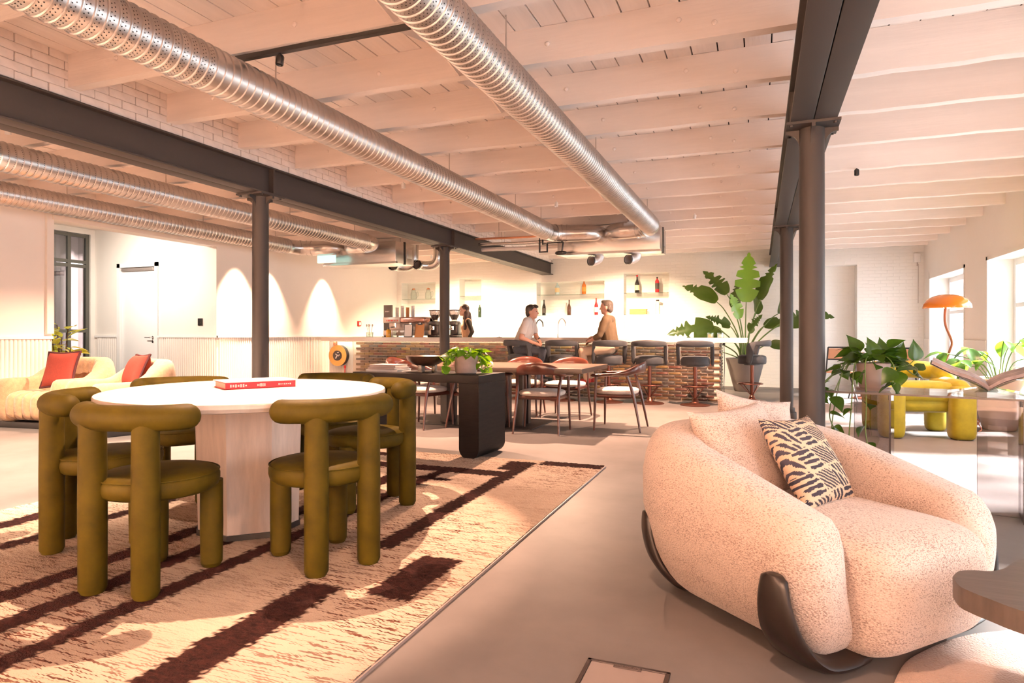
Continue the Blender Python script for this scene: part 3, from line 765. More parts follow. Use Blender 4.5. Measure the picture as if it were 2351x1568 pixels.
# ------------------------------------------------------------------ round travertine table
TC = (-2.83, 3.02); TZ = 0.82
t = thing('round_table', 'large oval pale travertine table with a faceted pedestal on the patterned rug', 'table', (TC[0], TC[1], 0.018), math.atan2(-0.737, 0.676))
g = G(); prof = [(0.965, -0.045), (0.985, -0.04), (1.0, -0.022), (1.0, -0.008), (0.994, 0.0)]
rings = []
for k, z in prof: rings.append([(0.897*k*math.cos(2*PI*i/96), 0.787*k*math.sin(2*PI*i/96), TZ-0.018+z) for i in range(96)])
g.loft(rings); obj('tabletop', g, 'travertine_top', t, ang=35)
g = G(); P = []
def ped(k): return [((0.34 if i % 4 in (0, 3) else 0.32)*k*math.cos(PI/8+2*PI*i/8), 0.30*k*math.sin(PI/8+2*PI*i/8)) for i in range(8)]
g.loft([[(x, y, 0.03) for x, y in ped(0.97)], [(x, y, TZ-0.062) for x, y in ped(1.03)]]); obj('pedestal', g, 'travertine', t, ang=20)
g = G(); g.loft([[(x, y, 0.0) for x, y in ped(1.0)], [(x, y, 0.03) for x, y in ped(1.0)]]); obj('base', g, 'black_base', t, ang=20)

# ------------------------------------------------------------------ green velvet chairs
def green_chair():
    t = thing('velvet_chair', 'x', 'chair', (0, 0, 0), 0, 'olive velvet chairs round the travertine table')
    g = G(); g.lathe([(0, 0.395), (0.20, 0.395), (0.235, 0.40), (0.255, 0.415), (0.262, 0.44), (0.262, 0.465), (0.252, 0.485), (0.225, 0.497), (0.12, 0.503), (0, 0.505)], 48); obj('seat', g, 'green_velvet', t, ang=70)
    g = G(); g.tube([(0.262*math.cos(2*PI*i/40), 0.262*math.sin(2*PI*i/40), 0.484) for i in range(40)], 0.004, 6, closed=True, m=Matrix.Scale(0.985, 4, (1, 0, 0)) @ Matrix.Scale(0.985, 4, (0, 1, 0))); s = obj('piping', g, 'green_velvet', t.children[0])
    for sx in (-1, 1):
        g = G(); g.tube([(sx*0.155, 0.165, 0.02), (sx*0.155, 0.165, 0.20), (sx*0.155, 0.165, 0.42)], [0.050, 0.053, 0.052], 24, round_ends=False); g.tube([(sx*0.155, 0.165, 0.02), (sx*0.155, 0.165, 0.0)], [0.050, 0.040], 24); obj('leg', g, 'green_velvet', t, ang=60)
    for sx in (-1, 1):
        g = G(); g.tube([(sx*0.135, -0.235, 0.0), (sx*0.135, -0.235, 0.02), (sx*0.135, -0.235, 0.4), (sx*0.135, -0.235, 0.75)], [0.046, 0.056, 0.057, 0.054], 24); obj('leg', g, 'green_velvet', t, ang=60)
    p = smooth_path([(-0.262, -0.14, 0.768), (-0.225, -0.185, 0.768), (-0.12, -0.245, 0.768), (0, -0.262, 0.768), (0.12, -0.245, 0.768), (0.225, -0.185, 0.768), (0.262, -0.14, 0.768)], 6)
    g = G(); g.tube(p, 0.057, 24, round_ends=True); obj('backrest', g, 'green_velvet', t, ang=60)
    return t
gc = green_chair()
RZ = 0.018
gc.location = (-2.63, 2.23, RZ); gc.rotation_euler = (0, 0, math.radians(9)); gc['label'] = 'olive velvet chair nearest the camera, its back to us, left of the pedestal'
for x, y, a, lab in ((-2.08, 2.725, 61, 'olive velvet chair at the front right of the oval table'),
                     (-3.34, 2.52, -47, 'olive velvet chair at the far left of the oval table, curved back open to us'),
                     (-2.44, 3.66, 139, 'olive velvet chair at the right of the oval table, next to the black console'),
                     (-3.70, 3.30, -137, 'olive velvet chair behind the oval table on the left, seat seen under the top'),
                     (-3.02, 4.02, 191, 'olive velvet chair behind the oval table, top of its back near the black console')):
    dup(gc, (x, y, RZ), math.radians(a), lab)

# book on the table
t = thing('red_book', 'thick red hardback book lying on the oval travertine table', 'book', (-2.99, 3.18, TZ+0.001), math.atan2(3.297-2.902, -2.767+2.763)-PI/2+0.35)
t.rotation_euler = (0, 0, math.radians(58)); t.location = (-2.93, 3.17, TZ+0.001)
g = G(); g.box(-0.20, 0.20, -0.135, 0.13, 0.004, 0.034); obj('pages', g, 'page', t)
g = G(); g.box(-0.205, 0.205, -0.142, 0.135, 0, 0.004); g.box(-0.205, 0.205, -0.142, -0.134, 0, 0.040); cv = obj('cover', g, 'book_red', t)
g = G(); g.box(-0.205, 0.205, -0.142, 0.135, 0.0345, 0.039); obj('front_board', g, 'book_red', t)
g = G(); g.box(-0.212, 0.216, -0.15, 0.14, 0.0395, 0.044); obj('top_sheet', g, 'book_cover_top', t)
for sx, s, w in ((-0.13, 0.020, 0.10), (0.0, 0.020, 0.05), (0.14, 0.010, 0.08)):
    g = G()
    for k in range(7):
        a = sx-w/2+w*k/7; h = s*(0.4+0.6*random.random()); g.box(a, a+w/7*0.62, -0.1428, -0.1421, 0.020-h/2, 0.020+h/2)
    obj('spine_lettering', g, 'gold_text', cv, kind='stuff')

# ------------------------------------------------------------------ black console with books, bowl and plant
t = thing('console_table', 'black oak console with two slab legs rounded at the floor', 'console', (-2.37, 5.33, 0), math.radians(-4))
def slab(x0, x1):
    r = (x1-x0)/2; cx = (x0+x1)/2
    return [(x1, 0.695), (x0, 0.695)]+[(cx+r*math.cos(PI+PI*i/20), r+r*math.sin(PI+PI*i/20)) for i in range(21)]
g = G(); g.box(-1.42, 0, 0, 0.55, 0.695, 0.77, bev=0.003); obj('top', g, 'black_oak', t)
for x0, x1 in ((-1.42, -1.21), (-0.205, -0.0005)):
    g = G(); g.prism(slab(x0, x1), 0, 0.55, Matrix(((1, 0, 0, 0), (0, 0, 1, 0), (0, 1, 0, 0), (0, 0, 0, 1)))); obj('leg', g, 'black_oak', t, ang=30)
for k, (w, d, h, z, m_, a, lab) in enumerate(((0.36, 0.27, 0.022, 0.771, 'book_white', 4, 'white book at the bottom of the stack on the black console'), (0.33, 0.25, 0.020, 0.794, 'book_grey', -2, 'grey book in the middle of the stack on the black console'), (0.30, 0.235, 0.026, 0.815, 'book_grey', 3, 'grey-pink book on top of the stack on the black console'))):
    t = thing('stacked_book', lab, 'book', (-3.50, 5.64, z), math.radians(a-4), 'books on the black console')
    g = G(); g.box(-w/2+0.004, w/2-0.004, -d/2+0.004, d/2-0.004, 0.003, h-0.003); obj('pages', g, 'page', t)
    for zz in (0, h-0.003):
        g = G(); g.box(-w/2, w/2, -d/2, d/2, zz, zz+0.003); obj('cover', g, m_, t)
    g = G(); g.box(-w/2, w/2, -d/2-0.003, -d/2, 0, h); obj('spine', g, m_, t)
t = thing('footed_bowl', 'dark bronze bowl on marbled block feet on the black console', 'bowl', (-3.10, 5.68, 0.771))
g = G(); g.lathe([(0, 0.058), (0.08, 0.060), (0.13, 0.078), (0.175, 0.11), (0.197, 0.148), (0.201, 0.158), (0.192, 0.158), (0.165, 0.118), (0.12, 0.086), (0.0, 0.072)], 40); obj('basin', g, 'bowl_bronze', t, ang=60)
for k in range(3):
    a = k*2*PI/3+0.4; g = G(); g.box(-0.022, 0.022, -0.022, 0.022, 0, 0.07, Matrix.Translation((0.085*math.cos(a), 0.085*math.sin(a), 0)), bev=0.003); obj('foot', g, 'marble_dark', t)

# ------------------------------------------------------------------ leaves and plants
def leaf_mesh(name, m, prof, droop=0.25, fold=0.25, n=10, wav=0.0, seed=0):
    """unit-length blade along +y, folded along the midrib; prof = half width at t"""
    rs = random.Random(seed); v = []; f = []; cols = (-1, -0.5, 0, 0.5, 1)
    for i in range(n+1):
        t = i/n; w = prof(t)*(1-(rs.choice((0, 0, 0, 0, 0, 0, 0.4, 0.6)) if wav >= 0.05 and 0.2 < t < 0.95 else 0)); y = t*(1-0.12*droop*t); z = -droop*t*t*0.8
        for c in cols:
            v.append((c*w, y, z+fold*abs(c)*w*(1-0.3*abs(c))+wav*math.sin(t*17+c*2)*w*abs(c)))
    for i in range(n):
        for k in range(4): f.append((i*5+k, i*5+k+1, (i+1)*5+k+1, (i+1)*5+k))
    me = bpy.data.meshes.new(name); me.from_pydata(v, [], f); finish(me, None)
    for p in me.polygons: p.use_smooth = True
    me.materials.append(M(m)); return me
heart = lambda t: 0.40*(math.sin(PI*min(1, t*1.0+0.02)**0.62))*(1-t**3*0.35)+0.0
paddle = lambda t: 0.235*math.sin(PI*(0.03+0.97*t)**0.72)**0.8 if t < 1 else 0.004
ovate = lambda t: 0.27*math.sin(PI*(0.02+0.98*t)**0.85) if t < 1 else 0.003
def aim(base, direction, roll=0.0, size=1.0, up=(0, 0, 1)):
    y = Vector(direction).normalized(); u = Vector(up)
    x = y.cross(u)
    if x.length < 1e-3: x = Vector((1, 0, 0))
    x.normalize(); z = x.cross(y)
    R = Matrix((x, y, z)).transposed().to_4x4()
    return Matrix.Translation(base) @ R @ Matrix.Rotation(roll, 4, 'Y') @ Matrix.Scale(size, 4)
def lm(m, n0, fn, droop, fold, cnt=3, wav=0.02): return [leaf_mesh('leaf', m, fn, droop+0.1*k, fold, 9, wav, k) for k in range(cnt)]
POTH = lm('leaf_pothos', 3, heart, 0.25, 0.35); POTB = lm('leaf_pothos_bright', 3, heart, 0.25, 0.3)
PAD = [leaf_mesh('leaf', 'leaf_paddle', paddle, 0.15+0.1*k, 0.45, 26, 0.05, k+1) for k in range(3)]; PADL = [leaf_mesh('leaf', 'leaf_light', paddle, 0.12, 0.35, 26, 0.05, k+5) for k in range(2)]
RUB = lm('leaf_varieg', 3, ovate, 0.2, 0.3); MON = lm('leaf_dark', 3, ovate, 0.35, 0.3); MONL = lm('leaf_light', 3, ovate, 0.35, 0.3)
def pot(t, r0, r1, h, m, wall=0.012, saucer=False, rr=0.012):
    g = G(); g.lathe([(0, 0), (r0-rr, 0), (r0, rr), (r0+(r1-r0)*0.5, h*0.5), (r1, h-0.004), (r1-wall*0.5, h), (r1-wall, h-0.004), (r1-wall-0.003, h*0.86), (0, h*0.86)], 36); obj('pot', g, m, t, ang=50)
    g = G(); g.lathe([(0, h*0.90), (r1-wall-0.002, h*0.87)], 24); obj('soil', g, 'soil', t, ang=60)
    if saucer:
        g = G(); g.lathe([(0, -0.012), (r0+0.012, -0.012), (r0+0.022, 0.006), (r0+0.014, 0.006), (r0+0.006, -0.003), (0, -0.003)], 30); obj('saucer', g, m, t)
def strands(t, top, paths, leaves, size, every=1, stem='stem_green', r=0.004, rs=None, hang=True):
    rs = rs or random.Random(5)
    for p in paths:
        q = smooth_path(p, 5); g = G(); g.tube(q, [r]*len(q), 6); obj('stem', g, stem, t, ang=60)
        n = len(q)
        for i in range(3, n, every):
            d = (q[i]-q[i-1]).normalized(); side = Vector((rs.uniform(-1, 1), rs.uniform(-1, 1), rs.uniform(-0.5, 0.6))).normalized()
            dd = (d*0.5+side).normalized()
            inst('leaf', rs.choice(leaves), t, matrix=aim(q[i], dd, rs.uniform(-0.8, 0.8), size*rs.uniform(0.7, 1.25)))
rs = random.Random(11)
t = thing('potted_pothos', 'bright green leafy plant in a grey-pink pot on the black console', 'potted plant', (-2.62, 5.60, 0.771), 0.3)
pot(t, 0.105, 0.112, 0.172, 'clay_pot', saucer=False)
for k in range(44):
    a = rs.uniform(0, 2*PI); e = rs.uniform(0.0, 1.0); r = 0.09*math.sqrt(rs.random()); h = 0.155+0.10*e*(1-r*4)
    b = Vector((r*math.cos(a)*1.3, r*math.sin(a)*1.3, h))
    inst('leaf', rs.choice(POTB), t, matrix=aim(b, (math.cos(a), math.sin(a), rs.uniform(-0.35, 0.5)), rs.uniform(-0.5, 0.5), rs.uniform(0.07, 0.13)))
pp = []
for a, L in ((-0.1, 0.19), (0.25, 0.22), (3.3, 0.2), (3.7, 0.12), (5.6, 0.15), (0.6, 0.16), (2.9, 0.24)):
    c, s = math.cos(a), math.sin(a); pp.append([(0.06*c, 0.06*s, 0.15), (0.125*c, 0.125*s, 0.20), (0.175*c, 0.175*s, 0.15), (0.205*c, 0.205*s, 0.17-L*0.45), (0.215*c, 0.215*s, max(0.015, 0.17-L))])
strands(t, 0, pp, POTB, 0.10, 3, rs=rs)

# ------------------------------------------------------------------ dining table and walnut armchairs
t = thing('dining_table', 'long brown oak dining table on black posts in front of the bar', 'table', (-3.05, 7.6, 0))
g = G(); g.box(-1.22, 1.21, -0.64, 0.65, 0.70, 0.757, bev=0.004); obj('tabletop', g, 'brown_oak', t)
for cx in (-0.62, 0.16):
    g = G(); g.box(cx-0.36, cx+0.36, -0.36, 0.44, 0, 0.012, bev=0.003); obj('base_plate', g, 'black_metal', t)
    for dx in (-0.14, 0.12):
        for dy in (-0.1, 0.12):
            g = G(); g.box(cx+dx-0.045, cx+dx+0.045, dy-0.045, dy+0.045, 0.012, 0.70); obj('post', g, 'black_metal', t)
def walnut_chair():
    t = thing('walnut_armchair', 'x', 'chair', (0, 0, 0), 0, 'walnut armchairs round the dining table')
    g = G(); g.superell((0, 0.01, 0.455), (0.262, 0.245, 0.035), 0.55, 0.62, 40, 10, fn=lambda q: (q.x, q.y, q.z+0.012*(1-((q.x/0.26)**2+(q.y/0.25)**2)/2) if q.z > 0.455 else q.z)); obj('seat', g, 'seat_linen', t, ang=60)
    rail = [(-0.235, -0.20), (0.235, -0.20), (0.245, 0.20), (-0.245, 0.20)]
    g = G()
    for i in range(4):
        (a, b), (c, d) = rail[i], rail[(i+1) % 4]; g.tube([(a, b, 0.412), (c, d, 0.412)], 0.02, 8, flat=(1.1, 0.55))
    obj('seat_frame', g, 'walnut_red', t)
    for sx in (-1, 1):
        g = G(); g.tube(smooth_path([(sx*0.285, 0.235, 0), (sx*0.268, 0.225, 0.42), (sx*0.268, 0.215, 0.64)], 6), [0.011+0.007*min(1, i/6) for i in range(13)], 12); obj('leg', g, 'walnut_red', t, ang=60)
    for sx in (-1, 1):
        p = smooth_path([(sx*0.27, -0.31, 0), (sx*0.245, -0.225, 0.42), (sx*0.262, -0.15, 0.655)], 6)
        g = G(); g.tube(p, [0.011+0.008*min(1, i/6) for i in range(13)], 12); obj('leg', g, 'walnut_red', t, ang=60)
    # one bent rail: arms low in front, rising into the broad curved back
    cv = smooth_path([(-0.30, 0.27, 0.655), (-0.292, 0.05, 0.668), (-0.272, -0.14, 0.690), (-0.19, -0.265, 0.735), (0, -0.315, 0.752), (0.19, -0.265, 0.735), (0.272, -0.14, 0.690), (0.292, 0.05, 0.668), (0.30, 0.27, 0.655)], 6)
    rings = []; n = len(cv)
    for i, q in enumerate(cv):
        s = abs(2*i/(n-1)-1); hgt = 0.018+0.052*max(0, 1-s*1.55)**0.7 if s < 0.645 else 0.018; th = 0.026 if s > 0.55 else 0.016+0.010*(s/0.55)
        tv = (cv[min(i+1, n-1)]-cv[max(i-1, 0)]).normalized(); nv = Vector((-tv.y, tv.x, 0)).normalized(); lean = Vector((0, -0.10, 0)) if s < 0.5 else Vector((0, 0, 0))
        e = 1.0 if 0 < i < n-1 else 0.6
        rings.append([q+nv*th*e*math.cos(2*PI*k/12)+(Vector((0, 0, 1))+lean)*hgt*e*math.sin(2*PI*k/12) for k in range(12)])
    g = G(); g.loft(rings); obj('back_rail', g, 'walnut_red', t, ang=60)
    return t
wc = walnut_chair()
wc.location = (-2.39, 7.22, 0); wc.rotation_euler = (0, 0, math.radians(4)); wc['label'] = 'walnut armchair at the near side of the dining table, back squarely to us'
for x, y, a, lab in ((-1.60, 7.78, 90, 'walnut armchair at the right end of the dining table, seen from the side'),
                     (-2.50, 8.58, 176, 'walnut armchair behind the dining table, right one of the far side'),
                     (-3.16, 8.60, 184, 'walnut armchair behind the dining table, left one of the far side'),
                     (-3.20, 7.22, -24, 'walnut armchair turned at the near side of the table, partly behind the potted plant'),
                     (-3.92, 7.12, -12, 'walnut armchair with pale seat seen under the black console top'),
                     (-4.58, 7.95, -90, 'walnut armchair at the left end of the dining table, behind the bronze bowl')):
    dup(wc, (x, y, 0), math.radians(a), lab)

# ------------------------------------------------------------------ big cream armchair
def shell_rings(path, nrm, hts, zb, th, e=0.55, bulge=0.03, lean=0.0, capn=5, capl=0.16, tuft=None):
    """rings of a thick upholstered wall swept along a plan path"""
    def ring(c, nv, h, s, thk, sh=0.0):
        zc = (h+zb)/2; b = (h-zb)/2; out = []
        for k in range(28):
            a = 2*PI*k/28; ca, sa = math.cos(a), math.sin(a)
            nn = math.copysign(abs(ca)**e, ca)*thk*0.5*s; zz = math.copysign(abs(sa)**e, sa)*b*s+zc
            u = (zz-zb)/(h-zb+1e-6)
            nn += bulge*math.sin(PI*min(1, max(0, u*0.9+0.05)))-0.06*(1-u)**2+lean*u
            if tuft and ca < 0: nn += tuft*sh
            out.append((c.x+nv.x*nn, c.y+nv.y*nn, zz))
        return out
    rings = []; n = len(path)
    T = [(path[min(i+1, n-1)]-path[max(i-1, 0)]).normalized() for i in range(n)]
    for k in range(capn, 0, -1):
        a = PI/2*k/(capn+0.4); rings.append(ring(path[0]-T[0]*capl*math.sin(a), nrm[0], hts[0], math.cos(a), th))
    for i in range(n): rings.append(ring(path[i], nrm[i], hts[i], 1.0, th, abs(math.sin(i*PI/4.0))))
    for k in range(1, capn+1):
        a = PI/2*k/(capn+0.4); rings.append(ring(path[-1]+T[-1]*capl*math.sin(a), nrm[-1], hts[-1], math.cos(a), th))
    return rings
def u_path(w, yf, yb, r, n=48):
    """U in plan: open to +y"""
    pts = []
    seg = [(-w, yf), (-w, yb+r)]
    for i in range(11): pts.append(Vector((-w, yf+(yb+r-yf)*i/11, 0)))
    for i in range(13):
        a = PI+PI/2*i/12; pts.append(Vector((-w+r+r*math.cos(a), yb+r+r*math.sin(a), 0)))
    for i in range(1, 8): pts.append(Vector((-w+r+(2*w-2*r)*i/8, yb, 0)))
    for i in range(13):
        a = 1.5*PI+PI/2*i/12; pts.append(Vector((w-r+r*math.cos(a), yb+r+r*math.sin(a), 0)))
    for i in range(1, 12): pts.append(Vector((w, yb+r+(yf-yb-r)*i/11, 0)))
    n = len(pts); nr = []
    for i in range(n):
        tv = (pts[min(i+1, n-1)]-pts[max(i-1, 0)]).normalized(); nr.append(Vector((-tv.y, tv.x, 0))*-1)
    for i in range(n):
        c = Vector((0, (yf+yb)/2, 0))
        if nr[i].dot(pts[i]-c) < 0: nr[i] = -nr[i]
    return pts, nr
AC = thing('boucle_armchair', 'big cream speckled armchair with dark fin legs in the right foreground', 'armchair', (0.228, 2.970, 0), math.radians(-132))
pts, nr = u_path(0.385, 0.28, -0.54, 0.31)
n = len(pts); hts = []
for i, p in enumerate(pts):
    u = min(1, max(0, (p.y+0.46)/0.74)); hts.append(0.715-0.20*(u**1.1))
g = G(); g.loft(shell_rings(pts, nr, hts, 0.03, 0.25, 0.52, 0.055, 0.02, 6, 0.13)); obj('shell', g, 'boucle_cream', AC, ang=80); AC.scale = (1.04, 1.04, 1.02)
g = G(); g.superell((0, 0.03, 0.222), (0.325, 0.43, 0.20), 0.28, 0.32, 56, 24, fn=lambda q: (q.x, q.y+0.05*(1-((q.z-0.235)/0.19)**2)*max(0, min(1, q.y*3)), q.z+0.02*math.cos(q.x*4.0)*(1 if q.z > 0.3 else 0))); obj('seat', g, 'boucle_cream', AC, ang=80)
def fin(sx, c, ang):
    """tall thin leg hugging the outside of the shell, curving under it; c = plan centre, ang = direction it stands out to"""
    g = G(); rings = []; dv = Vector((sx*math.cos(ang), math.sin(ang), 0)); wv = Vector((-dv.y, dv.x, 0)); c0 = Vector((sx*c[0], c[1], 0))
    P = [c0+dv*q.x+Vector((0, 0, q.z)) for q in smooth_path([(0.250, 0, 0.335), (0.248, 0, 0.24), (0.212, 0, 0.13), (0.130, 0, 0.045), (0.02, 0, 0.022), (-0.08, 0, 0.03)], 5)]
    for i, q in enumerate(P):
        s = i/(len(P)-1); hw = 0.045+0.065*min(1, s*1.6); th = 0.020+0.012*s
        tv = (P[min(i+1, len(P)-1)]-P[max(i-1, 0)]).normalized(); nv = wv.cross(tv).normalized()
        if i == 0: hw *= 0.6
        rings.append([q+wv*hw*math.copysign(abs(math.cos(2*PI*k/14))**0.7, math.cos(2*PI*k/14))+nv*th*math.sin(2*PI*k/14) for k in range(14)])
    mz = min(v.z for r in rings for v in r)
    rings = [[Vector((v.x, v.y, v.z-mz)) for v in r] for r in rings]
    g.loft(rings); return g
for sx in (-1, 1):
    obj('leg', fin(sx, (0.335, 0.29), 0.0), 'dark_wood_leg', AC, ang=60)
    obj('leg', fin(sx, (0.015+0.27*math.cos(0.5), -0.27-0.20*math.sin(0.5)), -0.45), 'dark_wood_leg', AC, ang=60)

def cushion(t, name, w, h, d, m, pinch=0.10):
    """square pillow standing in the local xz plane with ears at the corners"""
    N = 22; g = G(); v = []; f = []
    for side in (1, -1):
        for j in range(N+1):
            for i in range(N+1):
                a = -1+2*i/N; b = -1+2*j/N
                k = (1-abs(a)**2.6)*(1-abs(b)**2.6); th = d*0.5*max(0, k)**0.55
                cut = 1-pinch*(1-b*b)*abs(a)**3; cut2 = 1-pinch*(1-a*a)*abs(b)**3
                v.append((a*w*0.5*cut, side*th, b*h*0.5*cut2))
    o = (N+1)**2
    for s in (0, 1):
        for j in range(N):
            for i in range(N):
                q = [s*o+j*(N+1)+i, s*o+j*(N+1)+i+1, s*o+(j+1)*(N+1)+i+1, s*o+(j+1)*(N+1)+i]
                f.append(tuple(q if s else q[::-1]))
    g.add(v, f); me = obj(name, g, m, t, ang=80)
    b = bmesh.new(); b.from_mesh(me.data); bmesh.ops.remove_doubles(b, verts=b.verts[:], dist=1e-4); bmesh.ops.recalc_face_normals(b, faces=b.faces[:]); b.to_mesh(me.data); b.free(); finish(me.data, 80)
    return me
def place(t, R, loc): t.matrix_world = Matrix.Translation(loc) @ R
def cush_thing(name, label, group, w, h, d, m, loc, rz, tilt, spin, trim=None):
    t = thing(name, label, 'cushion', loc, 0, group)
    t.rotation_euler = (Matrix.Rotation(rz, 4, 'Z') @ Matrix.Rotation(tilt, 4, 'X') @ Matrix.Rotation(spin, 4, 'Y')).to_euler()
    cushion(t, 'cover', w, h, d, m)
    if trim:
        pts = [];
        for k in range(64):
            s = k/64*4; i = int(s); u = -1+2*(s-i)
            a, b = [(u, -1), (1, u), (-u, 1), (-1, -u)][i]
            cut = 1-0.10*(1-b*b)*abs(a)**3; cut2 = 1-0.10*(1-a*a)*abs(b)**3
            pts.append((a*w*0.5*cut*1.01, 0, b*h*0.5*cut2*1.01))
        g = G(); g.tube(pts, 0.014, 8, closed=True); obj('fringe', g, trim, t, ang=60)
    return t

# ikat cover: rhombus tiling of barred lozenges, computed per vertex
def ikat_value(x, z):
    s = 0.112; x = x/s+20; z = z/s+20
    # hex lattice basis
    best = 0.0
    a = x*2/math.sqrt(3); q = [z-x/math.sqrt(3), z+x/math.sqrt(3), a]          # three axial coordinates (q1 - q0 = q2)
    u, v = q[0], q[1]
    fu, fv = u % 1.0, v % 1.0; c = (math.floor(u)-math.floor(v)) % 3
    # rhombus type by lattice position
    if c == 0: l, m_ = fu, fv
    elif c == 1: l, m_ = fv, (fu+fv) % 1.0
    else: l, m_ = (fu+fv) % 1.0, fu
    k = m_*4.0; fr = k-math.floor(k); wob = 0.06*math.sin(x*9+z*5)+0.05*math.sin(z*23)
    lens = 0.46-0.10*abs(m_-0.5)
    return 1.0 if (0.20+wob < fr < 0.80+wob and abs(l-0.5) < lens-0.22*abs(fr-0.5)) else 0.0
def ikat_cushion(label, loc, rz, tilt, spin, w):
    t = cush_thing('ikat_cushion', label, None, w, w, 0.15, 'seat_linen', loc, rz, tilt, spin)
    o = t.children[0]; me = o.data
    b = bmesh.new(); b.from_mesh(me); bmesh.ops.subdivide_edges(b, edges=b.edges[:], cuts=4, use_grid_fill=True, smooth=0.6); b.to_mesh(me); b.free(); finish(me, 80)
    at = me.attributes.new('ink', 'FLOAT', 'POINT')
    at.data.foreach_set('value', [ikat_value(q.co.x*0.906+q.co.z*0.423, -q.co.x*0.423+q.co.z*0.906) for q in me.vertices])
    m = mat('ikat_cloth', (0.66, 0.48, 0.33), 0.9, bump=(200, 0.3, 0.003)); nt = m.node_tree; p = nt.nodes['Principled BSDF']
    an = nt.nodes.new('ShaderNodeAttribute'); an.attribute_name = 'ink'
    r = nt.nodes.new('ShaderNodeValToRGB'); e = r.color_ramp.elements; e[0].position = 0.35; e[0].color = (0.66, 0.48, 0.33, 1); e[1].position = 0.65; e[1].color = (0.018, 0.016, 0.030, 1)
    nt.links.new(an.outputs['Fac'], r.inputs[0]); nt.links.new(r.outputs[0], p.inputs['Base Color'])
    me.materials.clear(); me.materials.append(m); return t
A0 = math.radians(-132)
def ac(x, y, z):
    c, s = math.cos(A0), math.sin(A0); return (0.228+x*c-y*s, 2.970+x*s+y*c, z)
cush_thing('back_cushion', 'cream speckled back cushion leaning in the left of the big armchair', 'cream back cushions', 0.50, 0.47, 0.20, 'boucle_cream', ac(0.10, -0.31, 0.60), A0+0.06, math.radians(24), math.radians(3))
cush_thing('back_cushion', 'cream speckled cushion peeking up behind the other in the big armchair', 'cream back cushions', 0.46, 0.44, 0.14, 'boucle_cream', ac(-0.10, -0.42, 0.635), A0-0.08, math.radians(14), math.radians(-10))
ikat_cushion('dark blue and beige ikat cushion in the big cream armchair', ac(-0.05, -0.09, 0.60), A0+0.22, math.radians(33), math.radians(-3), 0.42)

# ------------------------------------------------------------------ floor box, coffee table, plush rug
t = thing('floor_box', 'dark-framed floor outlet cover set in the concrete near the camera', 'floor box', (-0.565, 1.94, 0))
g = G(); W_ = 0.285
for a in ((0, W_, 0, 0.014), (0, W_, W_-0.014, W_), (0, 0.014, 0, W_), (W_-0.014, W_, 0, W_)): g.box(a[0], a[1], a[2], a[3], 0.0, 0.006, bev=0.002)
obj('frame', g, 'box_frame', t)
g = G(); g.box(0.016, W_-0.016, 0.016, W_-0.016, 0.0, 0.003); obj('lid', g, 'box_lid', t)
g = G(); g.box(0.095, 0.19, W_-0.030, W_-0.010, 0.002, 0.0075, bev=0.001); fl = obj('cable_flap', g, 'box_frame', t)
g = G()
for k in range(15):
    if k in (5, 10): continue
    g.box(0.100+k*0.0057, 0.1035+k*0.0057, W_-0.024, W_-0.014, 0.0072, 0.0082)
obj('raised_lettering', g, 'box_mark', fl, kind='stuff')
OUT = [(0.571, 2.407), (0.605, 2.473), (0.657, 2.500), (0.699, 2.508), (0.747, 2.552), (0.791, 2.62), (0.846, 2.691), (0.94, 2.75), (1.10, 2.76), (1.25, 2.68), (1.35, 2.52), (1.33, 2.30), (1.20, 2.12), (1.02, 2.02), (0.85, 2.05), (0.684, 2.176), (0.625, 2.241), (0.592, 2.282), (0.570, 2.327)]
sp = smooth_path([(x, y, 0) for x, y in OUT]+[(OUT[0][0], OUT[0][1], 0)], 5)[:-1]
t = thing('coffee_table', 'low dark oak coffee table with a wavy outline at the right edge', 'coffee table', (0, 0, 0.016))
g = G(); g.prism([(q.x, q.y) for q in sp], 0.300, 0.364); obj('tabletop', g, 'smoked_oak', t, ang=35)
for x, y in ((0.82, 2.35), (1.12, 2.55), (1.1, 2.2)):
    g = G(); g.lathe([(0.055, 0.0), (0.06, 0.3)], 24, cx=x, cy=y); obj('leg', g, 'smoked_oak', t)
RP = [(0.36, 2.25), (0.416, 2.433), (0.475, 2.585), (0.55, 2.695), (0.642, 2.807), (0.75, 2.908), (0.851, 2.973), (0.953, 3.032), (1.2, 3.1), (1.6, 3.0), (1.9, 2.6), (1.9, 2.0), (1.5, 1.6), (0.9, 1.55), (0.5, 1.8)]
sp = smooth_path([(x, y, 0) for x, y in RP]+[(RP[0][0], RP[0][1], 0)], 5)[:-1]
g = G(); rings = []
cx_ = sum(q.x for q in sp)/len(sp); cy_ = sum(q.y for q in sp)/len(sp)
for k, z in ((1.0, 0.001), (1.0, 0.008), (0.985, 0.014), (0.5, 0.016), (0.02, 0.016)): rings.append([(cx_+(q.x-cx_)*k, cy_+(q.y-cy_)*k, z) for q in sp])
g.loft(rings); tag(obj('plush_rug', g, 'plush_rug', ang=60), 'soft beige organic rug under the dark coffee table', 'rug')

